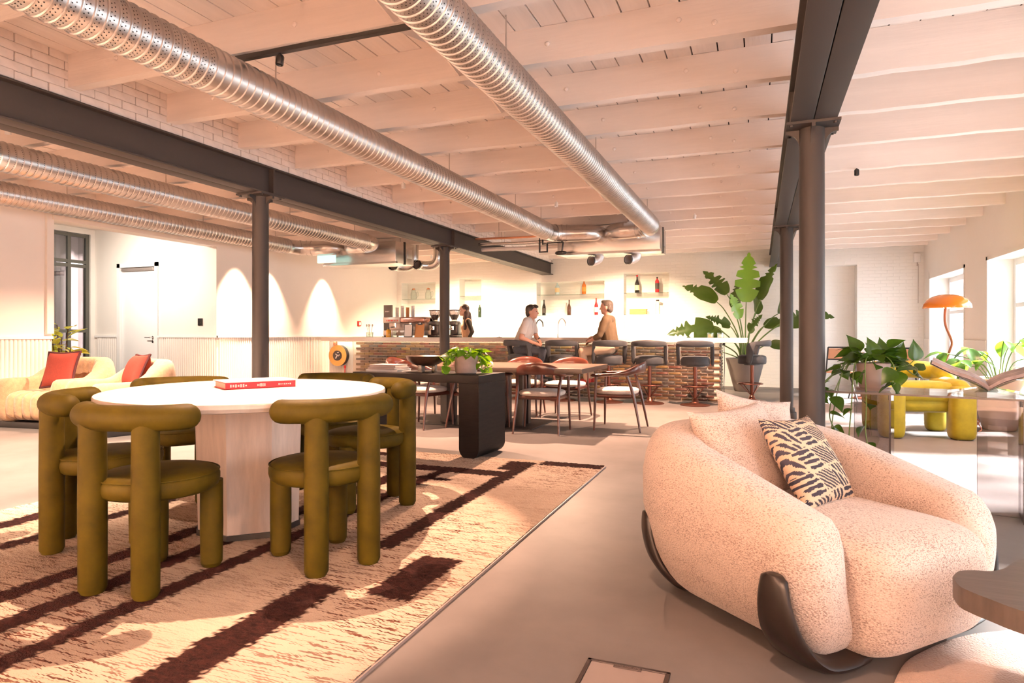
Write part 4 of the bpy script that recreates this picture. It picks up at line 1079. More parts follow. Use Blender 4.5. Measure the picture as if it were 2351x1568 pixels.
# ------------------------------------------------------------------ glass table with trailing plant and open book
GT = thing('glass_table', 'smoked glass table with glass slab legs on the right', 'table', (0.40, 4.93, 0), math.radians(-13))
g = G(); g.box(0, 1.75, 0, 0.62, 0.745, 0.757); obj('glass_top', g, 'smoked_glass', GT)
g = G(); g.box(0, 1.75, -0.002, 0.0, 0.745, 0.757); g.box(-0.002, 0, 0, 0.62, 0.745, 0.757); obj('polished_edge', g, 'machine_dark', GT)
for x in (0.40, 1.10):
    for a in ((x, x+0.012, 0.04, 0.36), (x-0.22, x, 0.20, 0.212)):
        g = G(); g.box(*a, 0.0, 0.744); obj('glass_leg', g, 'smoked_glass', GT)
        g = G()
        if a[1]-a[0] < 0.1: g.box(a[0], a[1], a[2]-0.002, a[2], 0, 0.744)
        else: g.box(a[0]-0.002, a[0], a[2], a[3], 0, 0.744)
        obj('polished_edge', g, 'machine_dark', GT)
    g = G(); g.cyl((x+0.006, 0.14, 0.70), (x+0.006, 0.14, 0.745), 0.016); obj('fitting', g, 'chrome', GT)
rs = random.Random(21)
t = thing('trailing_pothos', 'trailing dark green plant in a pink pot at the end of the glass table', 'potted plant', (0.735, 5.07, 0.770), 0)
pot(t, 0.088, 0.106, 0.180, 'pink_pot', saucer=True)
for k in range(22):
    a = rs.uniform(0, 2*PI); r = 0.08*math.sqrt(rs.random()); b = Vector((r*math.cos(a), r*math.sin(a), 0.165+rs.uniform(0, 0.09)))
    dr = (math.cos(a), math.sin(a), rs.uniform(-0.3, 0.9))
    inst('leaf', rs.choice(POTH), t, matrix=aim(b+Vector(dr)*0.04, dr, rs.uniform(-0.7, 0.7), rs.uniform(0.10, 0.16)))
pp = []
for a, L, o in ((3.2, 0.62, 0.24), (3.5, 0.45, 0.28), (4.3, 0.55, 0.15), (2.9, 0.20, 0.30), (3.9, 0.66, 0.21), (5.3, 0.12, 0.17), (0.1, 0.0, 0.25), (0.5, -0.04, 0.2), (2.4, 0.0, 0.22), (3.0, 0.3, 0.34)):
    c, s = math.cos(a), math.sin(a)
    pp.append([(0.05*c, 0.05*s, 0.15), (0.11*c, 0.11*s, 0.225), (0.18*c, 0.18*s, 0.16), (o*c, o*s, 0.10-L*0.35), ((o+0.02)*c, (o+0.02)*s, 0.14-L*0.75), ((o-0.02)*c, (o+0.03)*s, 0.16-L)])
strands(t, 0, pp, POTH, 0.118, 4, r=0.004, rs=rs)
for dx, dy, dz, ddir in ((0.0, -0.05, 0.25, (-0.2, 0, 1)), (-0.09, 0, 0.28, (-0.35, 0, 1)), (0.06, 0.03, 0.25, (0.1, 0.1, 1)), (0.13, 0, 0.23, (0.5, 0, 0.75)), (0.24, -0.02, 0.23, (0.1, 0, 1))):
    inst('leaf', rs.choice(POTH), t, matrix=aim((dx, dy, dz-0.03), ddir, 0.5, 0.15, up=(0, -1, 0.2)))
    g = G(); g.tube(smooth_path([(dx*0.3, dy*0.3, 0.15), (dx*0.8, dy*0.8, dz-0.07), (dx, dy, dz-0.03)], 4), 0.003, 6); obj('stem', g, 'stem_green', t)
# open book resting on a clear acrylic cradle
t = thing('open_book', 'large open art book on a clear cradle on the glass table', 'book', (1.40, 5.08, 0.760), math.radians(-13))
def page_side(sgn):
    v = []; f = []; N = 12
    for i in range(N+1):
        u = i/N; x = sgn*u*0.30; z = 0.055+0.155*u**1.05+0.022*math.sin(PI*min(1, u*1.6))*(1-u)
        for y in (-0.17, 0.17): v.append((x, y, z+0.18*(y+0.17)*0.25))
    for i in range(N): f.append((2*i, 2*i+2, 2*i+3, 2*i+1))
    return v, f
for sgn in (-1, 1):
    v, f = page_side(sgn); g = G(); g.add(v, f); lo = [(x*1.02, y*1.02, z-0.018-0.006*(1-abs(x)/0.3)) for x, y, z in v]; g.add(lo, [q[::-1] for q in f])
    n = len(v)//2
    rim = [2*i for i in range(n)]+[2*i+1 for i in range(n-1, -1, -1)]
    g.f += [(rim[i], rim[(i+1) % len(rim)], len(v)+rim[(i+1) % len(rim)], len(v)+rim[i]) for i in range(len(rim))]
    obj('page_block', g, 'page_print', t, ang=60)
    g = G(); c = [(x*1.05, y*1.04, z-0.0195-0.006*(1-abs(x)/0.3)) for x, y, z in v]; c2 = [(x, y, z-0.004) for x, y, z in c]; g.add(c, f); g.add(c2, f); n2 = len(v)
    g.f += [(rim[i], rim[(i+1) % len(rim)], n2+rim[(i+1) % len(rim)], n2+rim[i]) for i in range(len(rim))]
    obj('cover', g, 'cafe_frame', t, ang=60)
g = G()
for sgn in (-1, 1):
    g.add([(0, -0.15, 0.022), (0, 0.15, 0.065), (sgn*0.30, 0.15, 0.225), (sgn*0.30, -0.15, 0.18)], [(0, 1, 2, 3)]); g.add([(sgn*0.22, -0.14, 0.0), (sgn*0.22, 0.14, 0.0), (sgn*-0.05, 0.14, 0.045), (sgn*-0.05, -0.14, 0.02)], [(0, 1, 2, 3)])
obj('cradle', g, 'clear_glass', t, ang=None)

# ------------------------------------------------------------------ mustard lounge chair, lamp, plants, cafe set on the right
t = thing('mustard_lounge_chair', 'chunky mustard velvet lounge chair seen through the glass table', 'armchair', (1.66, 8.58, 0), math.radians(188))
g = G(); g.superell((0, 0.0, 0.36), (0.34, 0.34, 0.09), 0.45, 0.45, 36, 14); obj('seat', g, 'mustard_velvet', t, ang=70)
for sx in (-1, 1):
    g = G(); g.superell((sx*0.345, 0.34, 0.29), (0.125, 0.125, 0.29), 0.30, 0.6, 28, 18); obj('leg', g, 'mustard_velvet', t, ang=70)
    g = G(); g.superell((sx*0.34, -0.33, 0.25), (0.11, 0.11, 0.25), 0.35, 0.7, 28, 16); obj('leg', g, 'mustard_velvet', t, ang=70)
for sx in (-1, 1):
    g = G(); g.tube([(sx*0.345, 0.30, 0.545), (sx*0.36, -0.30, 0.56)], 0.10, 20, round_ends=True); obj('armrest', g, 'mustard_velvet', t, ang=70)
g = G(); g.superell((0, 0.16, 0.50), (0.36, 0.20, 0.12), 0.5, 0.5, 36, 14); obj('seat_cushion', g, 'mustard_velvet', t, ang=70)
p = smooth_path([(-0.40, -0.20, 0.66), (-0.34, -0.36, 0.70), (-0.15, -0.42, 0.72), (0.15, -0.42, 0.72), (0.34, -0.36, 0.70), (0.40, -0.20, 0.66)], 6)
g = G(); g.tube(p, 0.105, 20, round_ends=True); obj('backrest', g, 'mustard_velvet', t, ang=70)

t = thing('floor_lamp', 'orange mushroom floor lamp with a wavy rust stem near the window', 'lamp', (2.245, 9.73, 0))
g = G(); g.lathe([(0, 0), (0.15, 0), (0.155, 0.01), (0.14, 0.022), (0.02, 0.03), (0, 0.03)], 32); obj('base', g, 'rust_stem', t)
g = G(); g.tube(smooth_path([(0, 0, 0.02), (0.0, 0, 0.25), (0.03, 0, 0.42), (-0.045, 0, 0.66), (0.03, 0, 0.92), (0.055, 0, 1.05), (-0.01, 0, 1.25), (-0.02, 0, 1.40), (0, 0, 1.56)], 6), 0.016, 12); obj('stem', g, 'rust_stem', t, ang=60)
g = G(); g.lathe([(0.27, 1.475), (0.272, 1.485), (0.262, 1.53), (0.23, 1.58), (0.175, 1.622), (0.10, 1.648), (0, 1.656), (0, 1.648), (0.10, 1.64), (0.17, 1.614), (0.222, 1.575), (0.254, 1.528), (0.264, 1.487)], 40); obj('shade', g, 'orange_lacquer', t, ang=60)
g = G(); g.superell((0, 0, 1.54), (0.04, 0.04, 0.05), 1, 1, 16, 10); obj('bulb', g, 'bulb_glow', t)
point((2.245, 9.73, 1.50), 25, 0.05, (1.0, 0.70, 0.42))

rs = random.Random(4)
t = thing('leafy_plant', 'big-leaved green plant in a tall tapered pink pot by the window', 'potted plant', (2.68, 9.30, 0))
pot(t, 0.17, 0.30, 0.62, 'pink_pot', wall=0.02)
for x, y, z, s in ((-0.55, 0.1, 0.98, 0.22), (-0.30, 0, 1.04, 0.25), (-0.42, -0.1, 0.90, 0.24), (-0.15, 0.1, 1.0, 0.22), (-0.62, 0, 0.82, 0.22), (0.05, 0, 1.14, 0.24), (0.22, -0.1, 1.16, 0.24), (0.15, 0.1, 1.10, 0.22), (0.35, 0.0, 0.95, 0.24), (-0.05, -0.2, 0.74, 0.22), (0.25, -0.2, 0.72, 0.22), (-0.35, 0.2, 0.86, 0.24), (0.4, 0.2, 0.8, 0.24), (-0.2, -0.2, 0.9, 0.2)):
    z -= 0.10
    g = G(); g.tube(smooth_path([(x*0.12, y*0.12, 0.54), (x*0.4, y*0.4, 0.5+z*0.35), (x*0.85, y*0.85, z+0.01), (x, y, z+0.03)], 4), 0.006, 6); obj('stem', g, 'stem_green', t)
    for k in range(3):
        a = math.atan2(y, x)+(k-1)*1.5+rs.uniform(-0.3, 0.3); inst('leaf', rs.choice(MONL if x > 0 or k == 0 else MON), t, matrix=aim((x, y, z+0.03), (math.cos(a), math.sin(a), rs.uniform(-0.75, 0.1)), rs.uniform(-0.4, 0.4), s*rs.uniform(0.8, 1.1)))
t = thing('floor_gadget', 'small round black gadget with a looped cord on the floor by the window', 'gadget', (2.30, 9.0, 0))
g = G(); g.superell((0, 0, 0.05), (0.05, 0.05, 0.05), 0.8, 0.9, 20, 10); obj('body', g, 'machine_dark', t)
g = G(); g.tube(smooth_path([(0.04, 0, 0.05), (0.10, 0.0, 0.12), (0.05, 0.02, 0.17), (0.12, 0, 0.04), (0.09, -0.02, 0.006)], 5), 0.006, 6); obj('cord', g, 'rust_stem', t)

def cafe_chair():
    t = thing('cafe_chair', 'x', 'chair', (0, 0, 0), 0, 'black framed cafe chairs')
    for sx in (-1, 1):
        g = G(); g.tube([(sx*0.20, 0.22, 0), (sx*0.20, -0.14, 0.46), (sx*0.20, -0.26, 0.85)], 0.011, 8); obj('leg', g, 'cafe_frame', t)
        g = G(); g.tube([(sx*0.20, -0.26, 0), (sx*0.20, 0.20, 0.44)], 0.011, 8); obj('leg', g, 'cafe_frame', t)
    g = G(); g.box(-0.20, 0.20, -0.20, 0.20, 0.44, 0.462, bev=0.006); obj('seat', g, 'cafe_leather', t)
    g = G(); g.tube([(-0.20, -0.26, 0.85), (0.20, -0.26, 0.85)], 0.012, 8); g.tube([(-0.20, -0.20, 0.66), (0.20, -0.20, 0.66)], 0.012, 8); g.tube([(-0.2, 0.2, 0.445), (0.2, 0.2, 0.445)], 0.011, 8); obj('cross_bar', g, 'cafe_frame', t)
    g = G(); g.box(-0.19, 0.19, -0.006, 0.006, 0, 0.17, Matrix.Translation((0, -0.205, 0.67)) @ Matrix.Rotation(0.31, 4, 'X')); obj('back_panel', g, 'cafe_leather', t)
    return t
cf = cafe_chair(); cf.location = (1.28, 12.55, 0); cf.rotation_euler = (0, 0, math.radians(8)); cf['label'] = 'black framed cafe chair with tan leather, left of the trailing plant'
cf.scale = (1.15, 1.15, 1.08)
dup(cf, (2.15, 12.1, 0), math.radians(-20), 'black framed cafe chair behind the mustard lounge chair')
t = thing('cafe_table', 'small round cafe table with a rust base behind the trailing plant', 'table', (1.72, 12.9, 0))
g = G(); g.lathe([(0, 0.70), (0.33, 0.70), (0.34, 0.715), (0.33, 0.73), (0, 0.73)], 36); obj('tabletop', g, 'wood_orange', t)
g = G(); g.lathe([(0, 0), (0.20, 0), (0.20, 0.015), (0.05, 0.04), (0.045, 0.70), (0, 0.70)], 28); obj('pedestal', g, 'rust_stem', t)

# ------------------------------------------------------------------ tan lounge armchairs on the left
def tan_chair():
    t = thing('tufted_armchair', 'x', 'armchair', (0, 0, 0), 0, 'tan channel-tufted armchairs')
    pts, nr = u_path(0.43, 0.40, -0.38, 0.30)
    hts = []
    for p_ in pts:
        u = min(1, max(0, (p_.y+0.36)/0.42)); s = u*u*(3-2*u); hts.append(0.84-0.24*s)
    g = G(); g.loft(shell_rings(pts, nr, hts, 0.07, 0.24, 0.55, 0.02, 0.0, 5, 0.09, tuft=-0.018)); obj('shell', g, 'boucle_tan', t, ang=75)
    for k in range(5):
        x = -0.255+0.1275*k
        g = G(); g.superell((x, 0.10, 0.265), (0.072, 0.40, 0.185), 0.5, 0.42, 24, 14); obj('seat_channel', g, 'boucle_tan', t, ang=75)
    g = G(); g.box(-0.48, 0.48, -0.40, 0.44, 0.0, 0.075, bev=0.01); obj('plinth', g, 'black_base', t)
    return t
tc = tan_chair(); tc.location = (-8.30, 5.62, 0); tc.rotation_euler = (0, 0, math.radians(186)); tc['label'] = 'tan channel-tufted armchair at the left edge holding a rust cushion, facing us'
dup(tc, (-7.06, 5.50, 0), math.radians(160), 'tan armchair nearer the round table, seen from its side')
cush_thing('rust_cushion', 'square rust cushion with dark fringe facing us in the left tan armchair', 'rust cushions', 0.52, 0.46, 0.14, 'rust_cloth', (-8.16, 5.50, 0.70), math.radians(184), math.radians(16), 0.03, trim='maroon_trim')
cush_thing('rust_cushion', 'rust cushion seen edge-on in the tan armchair nearer the round table', 'rust cushions', 0.42, 0.42, 0.22, 'rust_cloth', (-7.0, 5.62, 0.70), math.radians(160), math.radians(22), 0.02, trim='maroon_trim')
rs = random.Random(8)
t = thing('variegated_plant', 'yellow-green variegated plant behind the tan armchairs', 'potted plant', (-9.62, 6.50, 0))
pot(t, 0.15, 0.19, 0.34, 'grey_pot')
for x, y, z, s in ((-0.3, 0, 1.18, 0.26), (-0.05, -0.05, 1.28, 0.30), (0.1, 0.05, 1.22, 0.28), (-0.2, 0.1, 1.02, 0.3), (0.05, -0.1, 1.0, 0.3), (0.25, 0, 0.95, 0.3), (0.35, 0.05, 0.86, 0.28), (-0.35, 0, 0.95, 0.28), (0.15, -0.1, 0.82, 0.3), (-0.1, 0.1, 0.86, 0.28), (0.0, 0.0, 1.1, 0.26)):
    g = G(); g.tube(smooth_path([(x*0.1, y*0.1, 0.3), (x*0.4, y*0.4, z*0.6), (x*0.8, y*0.8, z)], 4), 0.008, 6); obj('stem', g, 'stem_brown', t)
    for k in range(3):
        a = math.atan2(y, x+0.01)+rs.uniform(-1.4, 1.4); inst('leaf', rs.choice(RUB), t, matrix=aim((x*0.8, y*0.8, z-0.06*k), (math.cos(a), math.sin(a), rs.uniform(-0.2, 0.8)), rs.uniform(-0.7, 0.7), s*rs.uniform(0.8, 1.1)))
t = thing('side_table', 'thin black side table top at the left edge by the tan armchair', 'side table', (-6.75, 3.55, 0))
g = G(); g.lathe([(0, 0.43), (0.26, 0.43), (0.262, 0.437), (0.26, 0.444), (0, 0.444)], 36); obj('tabletop', g, 'black_metal', t)
g = G(); g.lathe([(0, 0), (0.15, 0), (0.15, 0.008), (0.014, 0.014), (0.014, 0.43), (0, 0.43)], 24); obj('stand', g, 'black_metal', t)

# big paddle-leaved plant in a grey pot beyond the end of the bar
t = thing('bird_of_paradise', 'tall paddle-leaved plant in a big grey pot beyond the bar', 'potted plant', (-0.27, 13.75, 0))
pot(t, 0.21, 0.375, 0.66, 'grey_pot', wall=0.025)
rs = random.Random(17)
ST = [(-0.35, 0.0, 1.95, 0.72, (-0.45, 0, 0.6), 0.2), (0.02, -0.05, 1.78, 1.02, (0.06, 0, 1), 0.1), (0.30, 0.0, 1.82, 0.80, (0.25, 0, 1), -0.7), (0.62, 0.05, 1.55, 0.92, (0.35, 0.1, 1), 1.1),
      (-0.55, 0.05, 1.80, 0.80, (-0.75, 0, 0.5), 0.3), (-0.60, -0.1, 1.30, 0.95, (-1, -0.1, -0.12), 0.2), (-0.45, 0.1, 1.18, 0.95, (-1, 0, -0.28), -0.1), (-0.75, 0.0, 1.05, 0.60, (-0.7, 0, -0.75), 0.3),
      (0.72, 0.0, 1.35, 0.75, (0.9, 0, 0.32), 0.4), (0.95, 0.0, 1.50, 0.70, (1, 0, 0.1), -0.2), (0.35, 0.1, 1.30, 0.5, (0.6, 0, 0.2), 0.0), (-0.10, -0.15, 1.45, 0.55, (-0.2, -0.3, 0.7), 0.4),
      (0.08, -0.2, 1.18, 0.48, (0.3, -0.4, 0.5), -0.3), (-0.28, -0.2, 1.30, 0.55, (-0.6, -0.4, 0.3), 0.2), (0.45, -0.1, 0.95, 0.42, (0.8, -0.2, -0.1), 0.1), (-0.45, -0.2, 0.78, 0.4, (-0.8, -0.3, -0.4), 0.2), (0.2, 0.15, 1.55, 0.6, (0.1, 0.4, 0.9), 0.9), (-0.15, 0.1, 1.62, 0.7, (-0.1, 0.2, 1), -0.8)]
for i, (x, y, z, s, dr, roll) in enumerate(ST):
    g = G(); q = smooth_path([(x*0.12, y*0.3, 0.55), (x*0.25, y*0.5, 0.55+(z-0.55)*0.45), (x*0.7, y*0.9, 0.55+(z-0.55)*0.85), (x, y, z)], 6); g.tube(q, [0.016-0.009*k/len(q) for k in range(len(q))], 8); obj('stem', g, 'stem_green', t, ang=60)
    inst('leaf', rs.choice(PADL if i in (11, 1) else PAD), t, matrix=aim((x, y, z), dr, roll, s, up=(0, -1, 0.4)))

# ------------------------------------------------------------------ bar with glazed bricks
BX0, BX1, BYF = -7.83, -0.60, 11.23
bar = thing('bar_counter', 'long bar faced with glossy brown glazed bricks', 'bar', (0, 0, 0))
g = G(); g.box(BX0, BX1-0.012, BYF+0.012, 11.80, 0.0, 1.0); obj('body', g, 'mortar_light', bar)
g = G(); g.box(-8.41, BX0, BYF, 11.80, 0.0, 1.0); obj('end_panel', g, 'rib_paint', bar)
g = G(); N = 22; pts = []
for i in range(N):
    for j in range(5):
        a = PI*j/4; pts.append((-8.40+0.565*(i+0.5-0.44*math.cos(a))/N, BYF-0.002-0.012*math.sin(a)))
g.add([(x, y, 0.02) for x, y in pts]+[(x, y, 0.99) for x, y in pts], [(i, i+1, len(pts)+i+1, len(pts)+i) for i in range(len(pts)-1)]); obj('end_panel_ribs', g, 'rib_paint', bar, ang=60)
bmesh_list = []
for k in range(6):
    g = G(); g.box(-0.102, 0.102, -0.008, 0.02, -0.0205, 0.0205, bev=0.005); me = bpy.data.meshes.new('brick'); me.from_pydata(g.v, [], g.f); finish(me, 50); me.materials.append(M('glazed_brick_%d' % k)); bmesh_list.append(me)
spots_ = []
for r in range(18):
    z = 0.045+r*0.0535; x = BX1-0.105-(0.107 if r % 2 else 0.0)
    while x > BX0+0.08: spots_.append((x, z)); x -= 0.2135
spots_.sort(key=lambda q: -q[0])
rb = random.Random(2)
for x, z in spots_[:300]: inst('brick', rb.choice(bmesh_list), bar, (x, BYF+rb.uniform(-0.003, 0.003), z), (rb.uniform(-0.04, 0.04), 0, rb.uniform(-0.012, 0.012)))
g = G(); mi = []
for x, z in spots_[300:]:
    n0 = len(g.f); g.box(x-0.102, x+0.102, BYF-0.008+rb.uniform(-0.003, 0.003), BYF+0.02, z-0.0205, z+0.0205); mi += [rb.randrange(6)]*(len(g.f)-n0)
me = bpy.data.meshes.new('brickwork'); me.from_pydata(g.v, [], g.f); me.update()
for k in range(6): me.materials.append(M('glazed_brick_%d' % k))
me.polygons.foreach_set('material_index', mi); obj('brickwork', me, 'glazed_brick_0', bar, kind='stuff')
for r in range(18):
    z = 0.045+r*0.0535
    for y in ((11.33, 11.545, 11.73) if r % 2 else (11.28, 11.44, 11.655)):
        inst('end_brick', rb.choice(bmesh_list), bar, (BX1-0.004, y, z), (0, 0, PI/2))
g = G(); g.box(-8.48, -0.19, 11.06, 12.02, 1.0, 1.078, bev=0.006); tag(obj('worktop', g, 'counter_stone'), 'long pale stone worktop running over the whole brick bar', 'worktop')
t = thing('light_strip', 'thin glowing strip tucked under the front of the bar worktop', 'light', (0, 0, 0))
g = G(); g.box(-8.3, -0.7, 11.10, 11.125, 0.990, 0.9995); obj('strip', g, 'led_glow', t)
g = G(); g.box(-8.3, -0.7, 11.095, 11.10, 0.985, 0.9995); obj('profile', g, 'galvanised_smooth', t)
# hose reel on the bar end
t = thing('hose_reel', 'round brass fire hose reel on the ribbed bar end', 'hose reel', (-8.10, 11.20, 0.70))
Rx = Matrix.Rotation(PI/2, 4, 'X')
g = G(); g.lathe([(0, -0.02), (0.20, -0.02), (0.215, -0.01), (0.215, 0.09), (0.20, 0.10), (0, 0.10)], 40, Matrix.Translation((-0.02, 0, 0)) @ Rx); obj('hose_drum', g, 'machine_dark', t)
g = G(); g.lathe([(0.0, 0.105), (0.20, 0.105), (0.215, 0.11), (0.215, 0.118), (0.0, 0.125)], 40, Rx); obj('face_disc', g, 'brass', t)
g = G(); g.lathe([(0.0, 0.124), (0.105, 0.123), (0.105, 0.13), (0.0, 0.131)], 32, Rx); lg = obj('badge', g, 'machine_dark', t)
g = G()
g.box(-0.012, 0.012, -0.134, -0.130, -0.07, 0.02, Matrix.Rotation(0.5, 4, 'Y')); g.box(-0.05, 0.04, -0.134, -0.130, 0.0, 0.022, Matrix.Rotation(0.5, 4, 'Y')); g.box(0.02, 0.06, -0.134, -0.130, 0.045, 0.062, Matrix.Rotation(-0.3, 4, 'Y')); g.box(0.045, 0.062, -0.134, -0.130, 0.0, 0.03)
obj('emblem', g, 'paper_white', lg)
g = G(); g.box(-0.16, -0.10, -0.05, 0.02, 0.20, 0.34, bev=0.01); obj('valve_block', g, 'copper', t)
g = G(); g.cyl((0.12, -0.03, -0.26), (0.12, -0.03, -0.20), 0.022); g.cyl((0.12, -0.03, -0.36), (0.12, -0.03, -0.26), 0.010); obj('nozzle', g, 'red_plastic', t)

# ------------------------------------------------------------------ bar stools
def bar_stool():
    t = thing('bar_stool', 'x', 'stool', (0, 0, 0), 0, 'blue-grey bar stools')
    g = G(); g.lathe([(0, 0.635), (0.20, 0.635), (0.222, 0.645), (0.23, 0.67), (0.23, 0.745), (0.218, 0.775), (0.17, 0.79), (0, 0.795)], 36); obj('seat', g, 'blue_grey_velvet', t, ang=60)
    # curved back band rising from two side posts
    def band(a): return Vector((0.255*math.sin(a), -0.245*math.cos(a), 0))
    rings = []; N = 40
    for i in range(N+1):
        a = -1.75+3.5*i/N; s = abs(a)/1.75
        top = 1.045-0.055*s**2; bot = 0.935+0.01*s if s < 0.72 else 0.935-(0.935-0.64)*min(1, (s-0.72)/0.10)
        p = band(a); nv = p.normalized(); th = 0.030
        zc = (top+bot)/2; hz = (top-bot)/2; e = 1.0 if 0 < i < N else 0.75
        rings.append([p+nv*(th*e*math.copysign(abs(math.cos(2*PI*k/16))**0.7, math.cos(2*PI*k/16))+0.04*((zc-0.7)/0.35)*(1-s*0.4))+Vector((0, 0, zc+hz*e*math.copysign(abs(math.sin(2*PI*k/16))**0.6, math.sin(2*PI*k/16)))) for k in range(16)])
    g = G(); g.loft(rings); obj('backrest', g, 'blue_grey_velvet', t, ang=60)
    g = G(); g.lathe([(0, 0.62), (0.14, 0.62), (0.14, 0.636), (0, 0.636)], 28); obj('seat_plate', g, 'machine_dark', t)
    g = G(); g.cyl((0, 0, 0.03), (0, 0, 0.63), 0.032, seg=24); obj('column', g, 'bronze', t)
    g = G(); g.lathe([(0, 0), (0.235, 0), (0.237, 0.008), (0.225, 0.016), (0.10, 0.034), (0.055, 0.055), (0.045, 0.10), (0.033, 0.11)], 40); obj('base', g, 'bronze', t, ang=60)
    ring = [(0.20*math.cos(2*PI*i/40), 0.03+0.20*math.sin(2*PI*i/40), 0.305) for i in range(40)]
    g = G(); g.tube(ring, 0.010, 10, closed=True); obj('foot_ring', g, 'bronze', t, ang=60)
    for k in range(4):
        a = PI/4+k*PI/2; g = G(); g.tube([(0.198*math.cos(a), 0.03+0.198*math.sin(a), 0.30), (0.03*math.cos(a), 0.03*math.sin(a), 0.12)], 0.007, 8); obj('ring_strut', g, 'bronze', t)
    return t
st = bar_stool(); st.location = (-0.965, 10.72, 0); st['label'] = 'empty blue-grey bar stool nearest the right end of the bar'
for x, y, a, lab in ((-1.69, 10.72, 0, 'empty blue-grey bar stool just right of the man in the khaki shirt'),
                     (-2.36, 10.68, 22, 'blue-grey bar stool the man in the khaki shirt sits on'),
                     (-3.17, 10.70, -3, 'empty blue-grey bar stool between the two men'),
                     (-3.93, 10.66, -32, 'blue-grey bar stool the man in the white t-shirt sits on'),
                     (-0.12, 11.65, 82, 'blue-grey bar stool beyond the end of the bar, seen from the side')):
    dup(st, (x, y, 0), math.radians(a), lab)

# ------------------------------------------------------------------ people
def capsule(g, a, b, r0, r1):
    a = Vector(a); b = Vector(b)
    g.tube([a, a.lerp(b, 0.5), b], [r0, (r0+r1)/2, r1], 14, round_ends=True)
def person(label, loc, P, mats, hair_fn, facing, extra=None, vox=0.0105):
    """P: list of (tag, 'c', p0, p1, r0, r1) or (tag, 'e', centre, radii); one continuous remeshed body, clothes lifted off it"""
    t = thing('person', label, 'person', loc, facing)
    g = G()
    for q in P:
        if q[1] == 'c': capsule(g, *q[2:])
        else: g.superell(q[2], q[3], 1, 1, 20, 12)
    me = bpy.data.meshes.new('body'); me.from_pydata([tuple(v) for v in g.v], [], g.f)
    b = bmesh.new(); b.from_mesh(me); bmesh.ops.recalc_face_normals(b, faces=b.faces[:]); b.to_mesh(me); b.free()
    o = bpy.data.objects.new('body', me); COL.objects.link(o)
    md = o.modifiers.new('r', 'REMESH'); md.mode = 'VOXEL'; md.voxel_size = vox
    ms = o.modifiers.new('s', 'SMOOTH'); ms.iterations = 3; ms.factor = 0.5
    dg = bpy.context.evaluated_depsgraph_get(); me2 = bpy.data.meshes.new_from_object(o.evaluated_get(dg))
    o.modifiers.clear(); o.data = me2; bpy.data.meshes.remove(me)
    for p in me2.polygons: p.use_smooth = True
    me2.materials.clear(); me2.materials.append(M(mats['skin'])); o.parent = t
    nv = len(me2.vertices); co = np.empty(nv*3); me2.vertices.foreach_get('co', co); co = co.reshape(-1, 3)
    no = np.empty(nv*3); me2.vertices.foreach_get('normal', no); no = no.reshape(-1, 3)
    best = np.full(nv, 1e9); tg = np.zeros(nv, int); tags = sorted({q[0] for q in P})
    for q in P:
        if q[1] == 'c':
            a = np.array(q[2]); d = np.array(q[3])-a; L = d @ d; u = np.clip(((co-a) @ d)/L, 0, 1)
            dist = np.linalg.norm(co-(a+u[:, None]*d), axis=1)-(q[4]+(q[5]-q[4])*u)
        else:
            r = np.array(q[3]); dist = (np.linalg.norm((co-np.array(q[2]))/r, axis=1)-1)*r.mean()
        w = dist < best; best[w] = dist[w]; tg[w] = tags.index(q[0])
    faces = [tuple(p.vertices) for p in me2.polygons]
    for name, (tagset, mname, off) in mats['clothes'].items():
        ids = {tags.index(k) for k in tagset if k in tags}
        fs = [f for f in faces if sum(tg[i] in ids for i in f)*2 >= len(f)]
        use = sorted({i for f in fs for i in f}); mp = {i: k for k, i in enumerate(use)}
        c = G(); c.v = [tuple(co[i]+no[i]*off) for i in use]; c.f = [tuple(mp[i] for i in f) for f in fs]
        mc = bpy.data.meshes.new(name); mc.from_pydata(c.v, [], c.f); mc.update()
        for p in mc.polygons: p.use_smooth = True
        oc = obj(name, mc, mname, t); sol = oc.modifiers.new('t', 'SOLIDIFY'); sol.thickness = 0.006; sol.offset = -1
    hair_fn(t)
    if extra: extra(t)
    return t
def head_prims(c, f=1, lean=0.0):
    """head centre c, looking along local +x"""
    x, y, z = c
    return [('skin', 'e', (x, y, z+0.012), (0.100, 0.080, 0.112)), ('skin', 'e', (x+0.035, y, z-0.05), (0.062, 0.060, 0.070)), ('skin', 'e', (x+0.062, y, z-0.095), (0.028, 0.030, 0.024)),
            ('skin', 'c', (x+0.098, y, z+0.012), (x+0.116, y, z-0.028), 0.009, 0.014), ('skin', 'e', (x+0.088, y, z-0.062), (0.016, 0.026, 0.010)), ('skin', 'e', (x+0.090, y, z+0.030), (0.012, 0.055, 0.012)),
            ('skin', 'e', (x-0.012, y-0.083, z-0.012), (0.020, 0.010, 0.032)), ('skin', 'e', (x-0.012, y+0.083, z-0.012), (0.020, 0.010, 0.032))]
def eyes(t, c):
    for s in (-1, 1):
        g = G(); g.superell((c[0]+0.088, c[1]+s*0.032, c[2]+0.010), (0.010, 0.012, 0.008), 1, 1, 10, 6); obj('eye', g, 'eye_dark', t)
